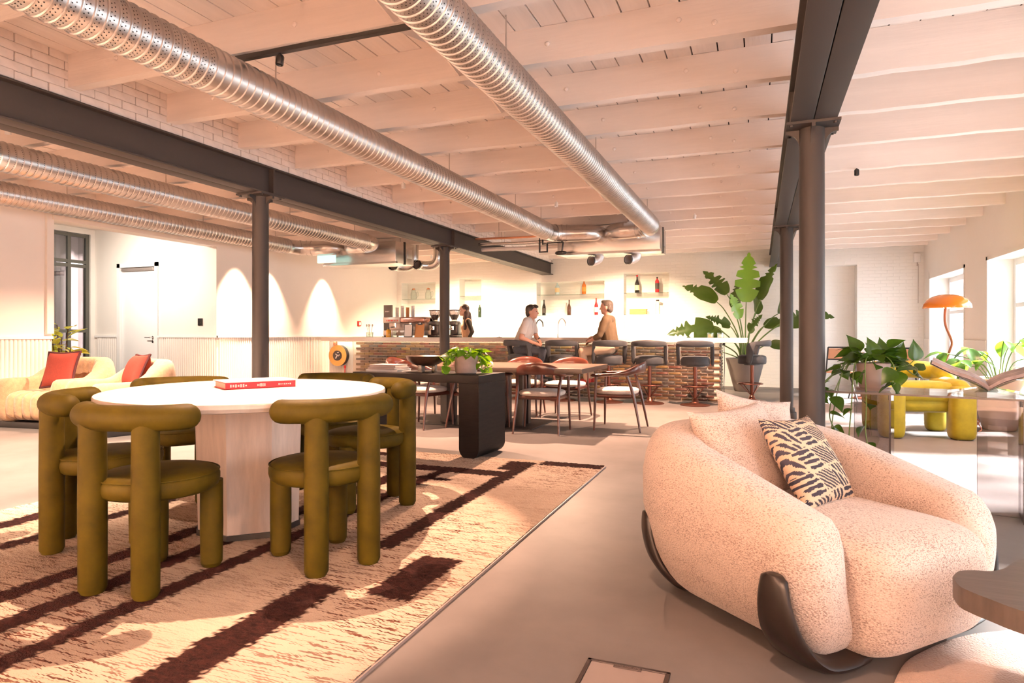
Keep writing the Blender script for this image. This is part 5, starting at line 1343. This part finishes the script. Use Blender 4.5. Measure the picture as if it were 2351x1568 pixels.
def hand(w, f, side, r=0.009):
    """wrist w, pointing f: palm and five bent fingers"""
    w = Vector(w); f = Vector(f).normalized(); s = Vector((0, side, 0)); s = (s-f*s.dot(f)).normalized(); d = f.cross(s)*-side
    out = [('skin', 'c', tuple(w), tuple(w+f*0.05), 0.026, 0.032), ('skin', 'c', tuple(w+f*0.045+s*0.018), tuple(w+f*0.075+s*0.02), 0.020, 0.016), ('skin', 'c', tuple(w+f*0.045-s*0.018), tuple(w+f*0.075-s*0.02), 0.020, 0.016)]
    for k, L in enumerate((0.062, 0.072, 0.068, 0.052)):
        b = w+f*0.082+s*(0.033-0.022*k); m = b+f*L*0.55-Vector((0, 0, 0.012)); e = m+f*L*0.35-Vector((0, 0, 0.030))
        out += [('skin', 'c', tuple(b), tuple(m), r, r*0.95), ('skin', 'c', tuple(m), tuple(e), r*0.95, r*0.8)]
    b = w+f*0.03+s*0.036; m = b+f*0.035+s*0.026; e = m+f*0.035+s*0.006
    out += [('skin', 'c', tuple(b), tuple(m), 0.013, 0.011), ('skin', 'c', tuple(m), tuple(e), 0.011, 0.009)]
    return out
def seated(lean, hd, head, ne_el, ne_wr, fe_el, fe_wr, knee, sleeve_tag, torso='shirt', shw=0.19, pel=0.90):
    """local: facing +x, hips at x=0; near side is -y"""
    ch = (0.05+lean*0.55, 0, pel+0.30); sh = pel+0.455; nx = 0.06+lean
    P = [(torso, 'e', (0.0, 0, pel+0.02), (0.125, 0.165, 0.12)), (torso, 'c', (0.005, -0.05, pel+0.05), (ch[0], -0.06, ch[2]), 0.115, 0.118), (torso, 'c', (0.005, 0.05, pel+0.05), (ch[0], 0.06, ch[2]), 0.115, 0.118),
         (torso, 'c', (ch[0], -0.06, ch[2]), (nx-0.02, -shw+0.06, sh), 0.118, 0.075), (torso, 'c', (ch[0], 0.06, ch[2]), (nx-0.02, shw-0.06, sh), 0.118, 0.075), (torso, 'c', (nx-0.02, -shw+0.04, sh+0.01), (nx-0.02, shw-0.04, sh+0.01), 0.068, 0.068),
         ('skin', 'c', (nx, 0, sh+0.03), (head[0]-0.02, 0, head[2]-0.07), 0.062, 0.056)]
    P += head_prims(head)
    for s, el, wr in ((-1, ne_el, ne_wr), (1, fe_el, fe_wr)):
        S = (nx-0.02, s*shw, sh-0.01); el = Vector(el); wr = Vector(wr); m = Vector(S).lerp(el, 0.62)
        P += [(torso, 'c', S, tuple(m), 0.062, 0.056), (sleeve_tag[0], 'c', tuple(m), tuple(el), 0.047, 0.042), (sleeve_tag[1], 'c', tuple(el), tuple(el.lerp(wr, 0.45)), 0.043, 0.040), ('skin', 'c', tuple(el.lerp(wr, 0.42)), tuple(wr), 0.038, 0.027)]
        P += hand(wr, wr-el, -s)
    for s in (-1, 1):
        hp = (0.0, s*0.085, pel-0.02); kn = (knee[0], s*(0.10+0.03), knee[2]); an = (knee[0]+0.02-0.10, s*0.13, 0.395)
        P += [('trouser', 'c', hp, kn, 0.096, 0.066), ('trouser', 'c', kn, an, 0.064, 0.046), ('shoe', 'c', (an[0]-0.03, an[1], 0.360), (an[0]+0.15, an[1], 0.345), 0.042, 0.034), ('shoe', 'c', an, (an[0], an[1], 0.365), 0.044, 0.042)]
    return P
def blob_hair(parts, m, vox=0.012, noise=0.0):
    def fn(t):
        g = G()
        for q in parts:
            if len(q) == 2: g.superell(q[0], q[1], 1, 1, 18, 12)
            else: capsule(g, *q)
        me = bpy.data.meshes.new('hair'); me.from_pydata([tuple(v) for v in g.v], [], g.f)
        o = bpy.data.objects.new('hair', me); COL.objects.link(o)
        md = o.modifiers.new('r', 'REMESH'); md.mode = 'VOXEL'; md.voxel_size = vox
        s = o.modifiers.new('s', 'SMOOTH'); s.iterations = 2
        dg = bpy.context.evaluated_depsgraph_get(); me2 = bpy.data.meshes.new_from_object(o.evaluated_get(dg)); o.modifiers.clear(); o.data = me2
        rr = random.Random(3)
        for v in me2.vertices: v.co += v.normal*rr.uniform(-noise, noise)
        for p in me2.polygons: p.use_smooth = True
        me2.materials.clear(); me2.materials.append(M(m)); o.parent = t
    return fn
# man in the white t-shirt, turned to the right
hd = (0.225, 0, 1.530)
P = seated(0.135, None, hd, (0.10, -0.245, 1.075), (0.315, -0.15, 0.985), (0.24, 0.22, 1.10), (0.335, 0.06, 1.03), (0.45, 0, 0.845), ('skin', 'skin'))
def man1_extra(t):
    eyes(t, hd)
    g = G(); g.tube([(0.322+0.036*math.cos(2*PI*i/20)*0.4, 0.09+0.034*math.sin(2*PI*i/20), 1.045+0.034*math.cos(2*PI*i/20)) for i in range(20)], 0.010, 8, closed=True); obj('wristwatch', g, 'watch_black', t)
person('young man in a white t-shirt and jeans sitting sideways on a bar stool', (-3.955, 10.68, 0), P,
       {'skin': 'skin_a', 'clothes': {'t_shirt': ({'shirt'}, 'tee_white', 0.008), 'jeans': ({'trouser'}, 'jeans', 0.007), 'shoes': ({'shoe'}, 'shoe_dark', 0.005)}},
       blob_hair([((hd[0]-0.022, 0, hd[2]+0.045), (0.100, 0.088, 0.092)), ((hd[0]-0.055, 0, hd[2]-0.01), (0.064, 0.083, 0.09)), ((hd[0]+0.05, 0, hd[2]+0.105), (0.05, 0.065, 0.028)), ((hd[0]+0.085, 0, hd[2]+0.09), (0.03, 0.06, 0.025))], 'hair_dark', 0.011, 0.003), 0.06, man1_extra)
# man in the khaki shirt, turned to the left
hd2 = (0.075, 0, 1.592)
P = seated(0.0, None, hd2, (0.13, -0.235, 1.12), (0.30, -0.13, 1.045), (0.16, 0.235, 1.13), (0.335, 0.10, 1.085), (0.46, 0, 0.85), ('shirt', 'shirt'), pel=0.92)
P = [(q[0], q[1], q[2], q[3], *q[4:]) for q in P]
P = [((q[0], 'c', q[2], q[3], q[4], q[5]) if q[1] == 'c' else q) for q in P]
# the second figure mirrors in y so that its near arm faces the camera after the half turn
def flip(P):
    out = []
    for q in P:
        f = lambda p: (p[0], -p[1], p[2])
        out.append((q[0], 'c', f(q[2]), f(q[3]), q[4], q[5]) if q[1] == 'c' else (q[0], 'e', f(q[2]), q[3]))
    return out
person('grey-haired man in a khaki shirt and cream trousers sitting on a bar stool', (-2.33, 10.70, 0), flip(P),
       {'skin': 'skin_b', 'clothes': {'shirt': ({'shirt'}, 'shirt_khaki', 0.011), 'trousers': ({'trouser'}, 'chino', 0.008), 'shoes': ({'shoe'}, 'shoe_red', 0.005)}},
       blob_hair([((hd2[0]-0.018, 0, hd2[2]+0.040), (0.100, 0.086, 0.088)), ((hd2[0]-0.052, 0, hd2[2]-0.015), (0.062, 0.080, 0.085)), ((hd2[0]+0.045, 0, hd2[2]+0.098), (0.05, 0.062, 0.026))], 'hair_grey', 0.011, 0.004), PI-0.05, lambda t: eyes(t, hd2))
# woman behind the bar
hd3 = (0.075, 0, 1.645)
P = [('vest', 'e', (0.0, 0, 0.98), (0.115, 0.165, 0.12)), ('vest', 'c', (0.0, -0.03, 1.04), (0.015, -0.04, 1.28), 0.098, 0.105), ('vest', 'c', (0.0, 0.03, 1.04), (0.015, 0.04, 1.28), 0.098, 0.105), ('vest', 'c', (0.01, -0.115, 1.41), (0.01, 0.115, 1.41), 0.064, 0.064), ('vest', 'c', (0.015, -0.04, 1.28), (0.01, -0.11, 1.40), 0.10, 0.06), ('vest', 'c', (0.015, 0.04, 1.28), (0.01, 0.11, 1.40), 0.10, 0.06), ('vest', 'e', (0.075, 0, 1.29), (0.06, 0.12, 0.07)),
     ('skin', 'c', (0.02, 0, 1.44), (0.05, 0, 1.58), 0.050, 0.047)]
P += head_prims(hd3)
for s, el, wr in ((-1, (0.03, -0.31, 1.16), (0.20, -0.20, 1.10)), (1, (-0.03, 0.36, 1.19), (0.03, 0.22, 1.02))):
    S = (0.01, s*0.165, 1.40); P += [('sleeve', 'c', S, el, 0.050, 0.038), ('sleeve', 'c', el, wr, 0.037, 0.028)]; P += hand(wr, Vector(wr)-Vector(el), -s)
for s in (-1, 1):
    P += [('trouser', 'c', (0, s*0.085, 0.95), (0.01, s*0.09, 0.52), 0.095, 0.060), ('trouser', 'c', (0.01, s*0.09, 0.52), (0, s*0.09, 0.09), 0.058, 0.044), ('shoe', 'c', (-0.03, s*0.09, 0.045), (0.14, s*0.10, 0.036), 0.042, 0.034)]
person('young woman with long brown hair in a tan vest standing behind the bar', (-5.80, 12.45, 0), P,
       {'skin': 'skin_b', 'clothes': {'vest': ({'vest'}, 'vest_tan', 0.008), 'sleeves': ({'sleeve'}, 'sleeve_black', 0.005), 'trousers': ({'trouser'}, 'sleeve_black', 0.006), 'shoes': ({'shoe'}, 'shoe_dark', 0.005)}},
       blob_hair([((hd3[0]-0.020, 0, hd3[2]+0.040), (0.102, 0.090, 0.092)), ((hd3[0]-0.05, 0, hd3[2]-0.04), (0.064, 0.088, 0.11)), ((hd3[0]-0.04, 0.07, hd3[2]-0.05), (hd3[0]-0.0, 0.125, hd3[2]-0.38), 0.050, 0.040), ((hd3[0]-0.09, 0.0, hd3[2]-0.08), (hd3[0]-0.14, 0.0, hd3[2]-0.40), 0.066, 0.055), ((hd3[0]-0.03, -0.07, hd3[2]-0.05), (hd3[0]-0.02, -0.10, hd3[2]-0.20), 0.034, 0.024)], 'hair_brown', 0.012, 0.002), math.radians(217), lambda t: eyes(t, hd3))

# ------------------------------------------------------------------ back bar: counter, niches with glass shelves, bottles
t = thing('back_counter', 'white counter along the back wall under the lit niches', 'counter', (0, 0, 0))
g = G(); g.box(-8.9, -1.85, 14.30, 14.895, 0, 0.92); obj('body', g, 'white_paint', t)
g = G(); g.box(-8.9, -1.85, 14.26, 14.895, 0.92, 0.955); obj('top', g, 'counter_stone', t)
for (x0, x1, z0, z1), zs, lab in zip(NICHES, ((2.05, 1.55), (2.10, 1.55), (2.085, 1.585), (2.085, 1.585)), ('far left niche', 'narrow niche behind the woman', 'wide lit niche between the men', 'right-hand niche by the tall plant')):
    for k, z in enumerate(zs):
        g = G(); g.box(x0+0.004, x1-0.004, YB+0.02, YB+0.30, z, z+0.012); tag(obj('glass_shelf', g, 'clear_glass'), '%s glass shelf in the %s' % (('upper', 'lower')[k], lab), 'shelf', 'glass shelves')
    t = thing('niche_light', 'glowing strip along the foot of the %s' % lab, 'light', (0, 0, 0), 0, 'niche light strips')
    g = G(); g.box(x0+0.02, x1-0.02, YB+0.285, YB+0.30, 1.53, 1.545); g.box(x0+0.02, x1-0.02, YB+0.02, YB+0.035, z0+0.012, z0+0.026); obj('strip', g, 'led_glow', t)
def bottle(x, z, h, r, m, label, lm_=None, neck=0.35, cap=None):
    t = thing('bottle', label, 'bottle', (x, YB+0.15, z+0.0125), 0, 'bottles in the lit niches')
    hb = h*(1-neck)
    g = G(); g.lathe([(0, 0), (r*0.92, 0), (r, 0.006), (r, hb*0.9), (r*0.93, hb), (r*0.55, hb+h*neck*0.28), (r*0.34, hb+h*neck*0.45), (r*0.32, h*0.93), (r*0.38, h*0.935), (r*0.38, h*0.96), (0, h*0.962)], 24); obj('glass', g, m, t, ang=50)
    if lm_: g = G(); g.lathe([(r*1.015, hb*0.28), (r*1.02, hb*0.29), (r*1.02, hb*0.78), (r*1.015, hb*0.79)], 24); obj('label', g, lm_, t)
    if cap: g = G(); g.lathe([(r*0.40, h*0.90), (r*0.41, h*0.995), (0, h)], 16); obj('cap', g, cap, t)
bottle(-4.60, 2.085, 0.30, 0.052, 'bottle_blue', 'pale blue glass bottle on the upper shelf of the wide niche', 'label_cream', 0.3)
bottle(-3.93, 2.085, 0.34, 0.050, 'bottle_amber', 'amber bottle on the upper shelf of the wide niche', 'label_orange', 0.35, 'machine_dark')
bottle(-4.94, 1.585, 0.40, 0.046, 'bottle_black', 'dark wine bottle on the lower shelf beside the young man', 'label_dark', 0.45)
bottle(-4.30, 1.585, 0.39, 0.048, 'bottle_brown', 'brown bottle in the middle of the lower shelf', None, 0.5)
bottle(-3.63, 1.585, 0.40, 0.044, 'bottle_red', 'bright red bottle on the lower shelf beside the grey-haired man', 'paper_white', 0.42, 'red_plastic')
bottle(-2.66, 2.085, 0.42, 0.055, 'bottle_black', 'dark bottle with a cream label in the right-hand niche', 'label_cream', 0.45, 'red_plastic')
bottle(-2.20, 2.085, 0.36, 0.047, 'bottle_red', 'red-amber bottle with a dark cap in the right-hand niche', 'label_dark', 0.25, 'machine_dark')
bottle(-6.66, 1.55, 0.34, 0.045, 'bottle_green', 'dark green bottle in the niche behind the woman', None, 0.3)
t = thing('wooden_box', 'small wooden wine box lying on the lower shelf of the right niche', 'box', (-2.63, YB+0.15, 1.598))
g = G(); g.box(-0.195, 0.195, -0.07, 0.07, 0, 0.115); obj('case', g, 'wood_orange', t)
g = G(); g.box(-0.20, 0.20, -0.075, 0.075, 0.115, 0.127); obj('lid', g, 'wood_orange', t)
t = thing('glass_jar', 'clear jar with dark lid beside the wooden box', 'jar', (-2.19, YB+0.15, 1.598))
g = G(); g.lathe([(0, 0.0), (0.05, 0), (0.052, 0.01), (0.052, 0.24), (0.04, 0.26), (0.035, 0.30)], 20); obj('glass', g, 'clear_glass', t)
g = G(); g.lathe([(0, 0.30), (0.038, 0.30), (0.038, 0.335), (0, 0.335)], 20); obj('lid', g, 'machine_dark', t)
for k, x in enumerate((-8.58, -8.14)):
    t = thing('glass_jug', ['glass jug with a swing top on the far left shelf, left one', 'glass jug with a swing top on the far left shelf, right one'][k], 'jug', (x, YB+0.15, 2.063))
    g = G(); g.lathe([(0, 0), (0.075, 0), (0.08, 0.02), (0.08, 0.15), (0.05, 0.21), (0.055, 0.25)], 24); obj('glass', g, 'clear_glass', t)
    g = G(); g.tube(smooth_path([(0.075, 0, 0.17), (0.13, 0, 0.19), (0.13, 0, 0.08), (0.08, 0, 0.04)], 4), 0.009, 8); obj('handle', g, 'clear_glass', t)
    g = G(); g.lathe([(0, 0.245), (0.05, 0.245), (0.03, 0.29), (0, 0.29)], 16); obj('stopper', g, 'copper', t)

# ------------------------------------------------------------------ things on the bar
WZ = 1.079
t = thing('espresso_machine', 'grey and rose steel espresso machine on the left of the bar', 'coffee machine', (-6.76, 11.72, WZ))
g = G(); g.box(-0.50, 0.46, -0.24, 0.24, 0.03, 0.14, bev=0.01); g.box(-0.50, 0.46, -0.02, 0.24, 0.10, 0.40, bev=0.02); obj('body', g, 'machine_grey', t)
g = G(); g.box(-0.10, 0.46, -0.25, 0.20, 0.29, 0.41, bev=0.03); obj('hood', g, 'rose_steel', t)
g = G(); g.box(-0.50, -0.10, -0.245, 0.20, 0.29, 0.41, bev=0.01); pn = obj('sign_panel', g, 'machine_grey', t)
g = G()
for k, w in enumerate((0.02, 0.028, 0.02, 0.03, 0.02, 0.02, 0.012, 0.02)):
    g.box(-0.42+k*0.036, -0.42+k*0.036+w, -0.2475, -0.2455, 0.325, 0.352)
obj('maker_lettering', g, 'red_plastic', pn, kind='stuff')
for x in (-0.28, 0.08, 0.3):
    g = G(); g.cyl((x, -0.13, 0.29), (x, -0.13, 0.20), 0.032); g.cyl((x, -0.13, 0.215), (x, -0.30, 0.20), 0.012); obj('group_head', g, 'chrome', t)
for x in (-0.42, 0.38):
    for y in (-0.2, 0.2): g = G(); g.cyl((x, y, 0), (x, y, 0.035), 0.02); obj('foot', g, 'machine_dark', t)
for k in range(4):
    t = thing('cup_stack', '%s tall stack of paper cups on the espresso machine' % ('first', 'second', 'third', 'fourth')[k]+' from the left', 'cups', (-7.12+0.125*k, 11.80, WZ+0.40), 0, 'cup stacks on the machine')
    h = 0.22+0.03*(k % 2); g = G(); n_ = 9
    prof = []
    for j in range(n_): prof += [(0.032, j*h/n_), (0.040, j*h/n_+h/n_*0.9)]
    g.lathe([(0, 0)]+prof+[(0.036, h), (0, h)], 18); obj('cups', g, 'paper_white' if k != 2 else 'kraft', t)
t = thing('menu_tower', 'tall dark brown board standing left of the espresso machine', 'board', (-7.42, 12.05, WZ-0.08))
g = G(); g.box(-0.10, 0.10, -0.02, 0.02, 0, 0.68); obj('board', g, 'machine_dark', t)
g = G()
for k, w in enumerate((0.014, 0.018, 0.014, 0.018)): g.box(-0.06+k*0.026, -0.06+k*0.026+w, -0.022, -0.0205, 0.53, 0.555)
obj('lettering', g, 'paper_white', t, kind='stuff')
g = G(); g.box(-0.12, 0.12, -0.06, 0.06, -0.0, 0.012); obj('foot', g, 'machine_dark', t)
t.location = (-7.40, 11.90, WZ)
t = thing('syrup_bottle', 'amber syrup bottle in front of the espresso machine', 'bottle', (-7.02, 11.30, WZ))
g = G(); g.lathe([(0, 0), (0.05, 0), (0.053, 0.01), (0.053, 0.13), (0.03, 0.16), (0, 0.162)], 20); obj('liquid', g, 'syrup', t)
g = G(); g.lathe([(0.02, 0.16), (0.02, 0.20), (0, 0.20)], 12); obj('pump', g, 'machine_dark', t)
t = thing('water_glass', 'clear tumbler beside the syrup bottle on the bar', 'glass', (-6.88, 11.30, WZ))
g = G(); g.lathe([(0, 0.0), (0.035, 0), (0.042, 0.13), (0.039, 0.13), (0.032, 0.012), (0, 0.012)], 20); obj('glass', g, 'clear_glass', t)
t = thing('framed_menu', 'small black-framed white menu standing on the bar', 'menu', (-6.55, 11.27, WZ), 0)
g = G(); g.box(-0.095, 0.095, -0.008, 0.008, 0, 0.26, Matrix.Rotation(-0.10, 4, 'X')); obj('frame', g, 'machine_dark', t)
g = G(); g.box(-0.082, 0.082, -0.0095, -0.008, 0.014, 0.246, Matrix.Rotation(-0.10, 4, 'X')); obj('sheet', g, 'paper_white', t)
t = thing('clipboard_menu', 'orange kraft clipboard menu leaning on the bar', 'menu', (-6.33, 11.31, WZ), 0)
g = G(); g.box(-0.10, 0.10, -0.006, 0.006, 0, 0.27, Matrix.Rotation(-0.22, 4, 'X')); obj('board', g, 'kraft', t)
g = G(); g.box(-0.05, 0.05, -0.014, -0.004, 0.245, 0.28, Matrix.Rotation(-0.22, 4, 'X')); obj('clip', g, 'machine_dark', t)
for k, (x, lab) in enumerate(((-6.13, 'black coffee grinder left of the slim column'), (-5.70, 'black coffee grinder between the slim column and the woman'))):
    t = thing('coffee_grinder', lab, 'grinder', (x, 11.62, WZ), 0, 'coffee grinders')
    g = G(); g.box(-0.11, 0.11, -0.13, 0.15, 0, 0.05, bev=0.012); g.box(-0.09, 0.09, -0.02, 0.14, 0.04, 0.30, bev=0.02); g.box(-0.085, 0.085, -0.13, 0.10, 0.24, 0.32, bev=0.015); obj('body', g, 'machine_dark', t)
    g = G(); g.lathe([(0.045, 0.31), (0.05, 0.34), (0.10, 0.44), (0.112, 0.50), (0.112, 0.53), (0.106, 0.53), (0.106, 0.50), (0.094, 0.44), (0.04, 0.345)], 28); obj('hopper', g, 'smoked_glass', t)
    g = G(); g.lathe([(0, 0.35), (0.045, 0.352), (0.088, 0.44), (0, 0.46)], 24); obj('beans', g, 'soil', t)
    g = G(); g.lathe([(0, 0.53), (0.125, 0.53), (0.125, 0.545), (0, 0.555)], 28); obj('lid', g, 'machine_dark', t)
    g = G(); g.tube([(0, -0.10, 0.18), (0, -0.20, 0.16)], 0.012, 8); g.cyl((0, -0.08, 0.22), (0, -0.08, 0.15), 0.03); obj('spout', g, 'chrome', t)
for k, (x, h, lab) in enumerate(((-4.05, 0.34, 'curved tap behind the young man, left of the pair'), (-3.60, 0.36, 'curved bar tap just right of the young man'), (-2.80, 0.33, 'curved bar tap by the grey-haired man'))):
    t = thing('bar_tap', lab, 'tap', (x, 11.85, WZ), 0, 'curved bar taps')
    g = G(); g.tube(smooth_path([(0, 0, 0), (0, 0, h*0.62), (0.02, 0, h*0.88), (0.075, 0, h), (0.13, 0, h*0.85), (0.14, 0, h*0.60)], 6), 0.011, 10); obj('spout', g, 'chrome' if k else 'machine_dark', t, ang=60)
    g = G(); g.cyl((0, 0, 0), (0, 0, 0.05), 0.022); g.cyl((0, 0, 0.04), (0, -0.06, 0.055), 0.007); obj('tap_base', g, 'chrome', t)
t = thing('cutlery_holder', 'glass holder with spoons at the left end of the bar', 'holder', (-7.63, 11.55, WZ))
g = G(); g.lathe([(0, 0), (0.07, 0), (0.075, 0.10), (0.071, 0.10), (0.066, 0.006), (0, 0.006)], 24); obj('glass', g, 'clear_glass', t)
for k in range(5):
    a = k*1.3; g = G(); g.tube([(0.02*math.cos(a), 0.02*math.sin(a), 0.01), (0.06*math.cos(a), 0.06*math.sin(a), 0.22)], 0.004, 6); g.superell((0.065*math.cos(a), 0.065*math.sin(a), 0.245), (0.016, 0.016, 0.028), 1, 1, 10, 6); obj('spoon', g, 'chrome', t)
for k, (x, y) in enumerate(((-0.78, 11.45), (-0.62, 11.50))):
    t = thing('candle_glass', ['pale yellow candle in a glass near the right end of the bar', 'white candle in a glass at the right end of the bar'][k], 'candle', (x, y, WZ), 0)
    g = G(); g.lathe([(0, 0), (0.05, 0), (0.052, 0.085), (0.048, 0.085), (0.046, 0.006), (0, 0.006)], 22); obj('glass', g, 'clear_glass', t)
    g = G(); g.lathe([(0, 0.007), (0.044, 0.007), (0.044, 0.06), (0, 0.06)], 20); obj('wax', g, 'label_cream' if k == 0 else 'paper_white', t)
t = thing('coaster', 'small black coaster on the bar left of the young man', 'coaster', (-4.62, 11.35, WZ)); g = G(); g.lathe([(0, 0), (0.05, 0), (0.05, 0.008), (0, 0.008)], 20); obj('disc', g, 'machine_dark', t)
g = G(); g.lathe([(0.012, 0.008), (0.018, 0.012), (0, 0.016)], 14); obj('knob', g, 'machine_dark', t)

# ------------------------------------------------------------------ small wall fittings
t = thing('wall_switch', 'small black switch plate on the lobby wall beside the door', 'switch', (-9.37, 8.798, 1.36)); g = G(); g.box(-0.055, 0.055, -0.012, 0, -0.065, 0.065, bev=0.004); obj('plate', g, 'switch_black', t)
g = G(); g.box(-0.02, 0.02, -0.018, -0.011, -0.03, 0.03, bev=0.003); obj('rocker', g, 'machine_dark', t)
t = thing('fire_alarm', 'small red fire alarm call point on the left wall', 'alarm', (XL+0.001, 13.15, 1.39)); g = G(); g.box(0, 0.035, -0.06, 0.06, -0.06, 0.06, bev=0.006); obj('case', g, 'red_plastic', t)
g = G(); g.box(0.034, 0.039, -0.035, 0.035, -0.035, 0.035); obj('button', g, 'paper_white', t)
t = thing('wall_sensor', 'small white alarm sensor in the back right corner', 'sensor', (2.93, YB-0.001, 2.66)); g = G(); g.box(-0.06, 0.06, -0.05, 0, -0.09, 0.09, bev=0.015); obj('case', g, 'white_paint', t)
g = G(); g.cyl((0.0, -0.02, -0.09), (0, -0.02, -0.16), 0.008, seg=8); g.cyl((0.02, -0.02, -0.12), (0.02, -0.006, -0.9), 0.004, seg=6); obj('cable', g, 'machine_grey', t)
t = thing('corner_pipe', 'thin dark hanging cord at the right end of the bar', 'cord', (-0.555, 11.30, 0)); g = G(); g.tube(smooth_path([(0, 0, 1.0), (0.01, 0, 0.6), (0.0, 0.02, 0.2), (0.05, 0.05, 0.05), (0.02, 0.08, 0.012)], 5), 0.006, 6); obj('cord', g, 'cable_black', t)
g = G(); g.box(-0.02, 0.02, -0.01, 0.02, 0.96, 1.0); obj('socket', g, 'cable_black', t)

# ------------------------------------------------------------------ lamps of the room, plus added fill spots
spot_lamp(-2.80, 3.243, 2.86, (-2.85, 2.80, 0), 205, 'black track spotlight above the round table', 69, 0.2, 0.012, WARM, 'black_metal', 2.905)
spot_lamp(-2.55, 8.3, 2.885, (-2.6, 7.6, 0), 330, 'white ceiling spotlight above the dining table', 110, 0.4, 0.03)
spot_lamp(-3.9, 6.6, 2.885, (-3.9, 6.9, 0), 230, 'white ceiling spotlight between the console and the dining table', 100)
spot_lamp(-0.9, 9.9, 2.885, (-1.2, 10.2, 0), 260, 'white ceiling spotlight in front of the bar stools', 115)
spot_lamp(-6.0, 3.6, 2.885, (-6.3, 3.9, 0), 380, 'white ceiling spotlight over the left floor', 115, 0.6, 0.035, (1.0, 0.74, 0.55))
spot_lamp(-7.3, 6.4, 2.885, (-7.4, 5.9, 0.4), 170, 'white ceiling spotlight over the tan armchairs', 110)
spot_lamp(-7.2, 8.0, 2.885, (-7.0, 8.0, 0), 250, 'white ceiling spotlight past the left column', 120)
for k, y in enumerate((9.24, 10.07, 11.78)):
    spot_lamp(-8.62, y, 2.88, (-8.88, y, 1.0), 240, '%s wall-washing spotlight along the left wall' % ('first', 'second', 'third')[k], 60, 0.9, 0.03)
spot_lamp(-10.3, 6.9, 3.02, (-10.4, 8.6, 1.0), 75, 'ceiling spotlight in the lobby by the white door', 150, 1.0, 0.12, (1.0, 0.88, 0.76), 'white_paint', 3.16)
for k, x in enumerate((-6.9, -4.9, -2.9)):
    spot_lamp(x, 12.9, 2.885, (x, 13.6, 1.0), 200, '%s ceiling spotlight behind the bar' % ('left', 'middle', 'right')[k], 130, 0.6, 0.04, (1.0, 0.72, 0.46))
for k, (x, y) in enumerate(((0.95, 7.6), (2.62, 7.65))):
    spot_lamp(x, y, 2.84, (x, y-0.2, 0), 60, '%s small spotlight under a white joist of the right bay' % ('left', 'right')[k], 110, 0.6, 0.035, WARM, 'black_metal', 2.882)
spot_lamp(-0.6, 1.35, 2.885, (-0.7, 1.75, 0), 45, 'added white ceiling spotlight brightening the floor by the floor box', 110, 0.9, 0.05)  # added spot, out of view, that brightens the near floor
for k, x in enumerate((-7.2, -5.2, -3.2, -1.2, 0.9)):  # added washers: bounce off the unseen wall fills ceiling and room
    spot_lamp(x, -1.45, 2.78, (x, -2.5, 1.5), 1150, 'added wall-washing fill spotlight %s along the unseen wall behind the camera' % ('first', 'second', 'third', 'fourth', 'fifth')[k], 120, 0.7, 0.05)
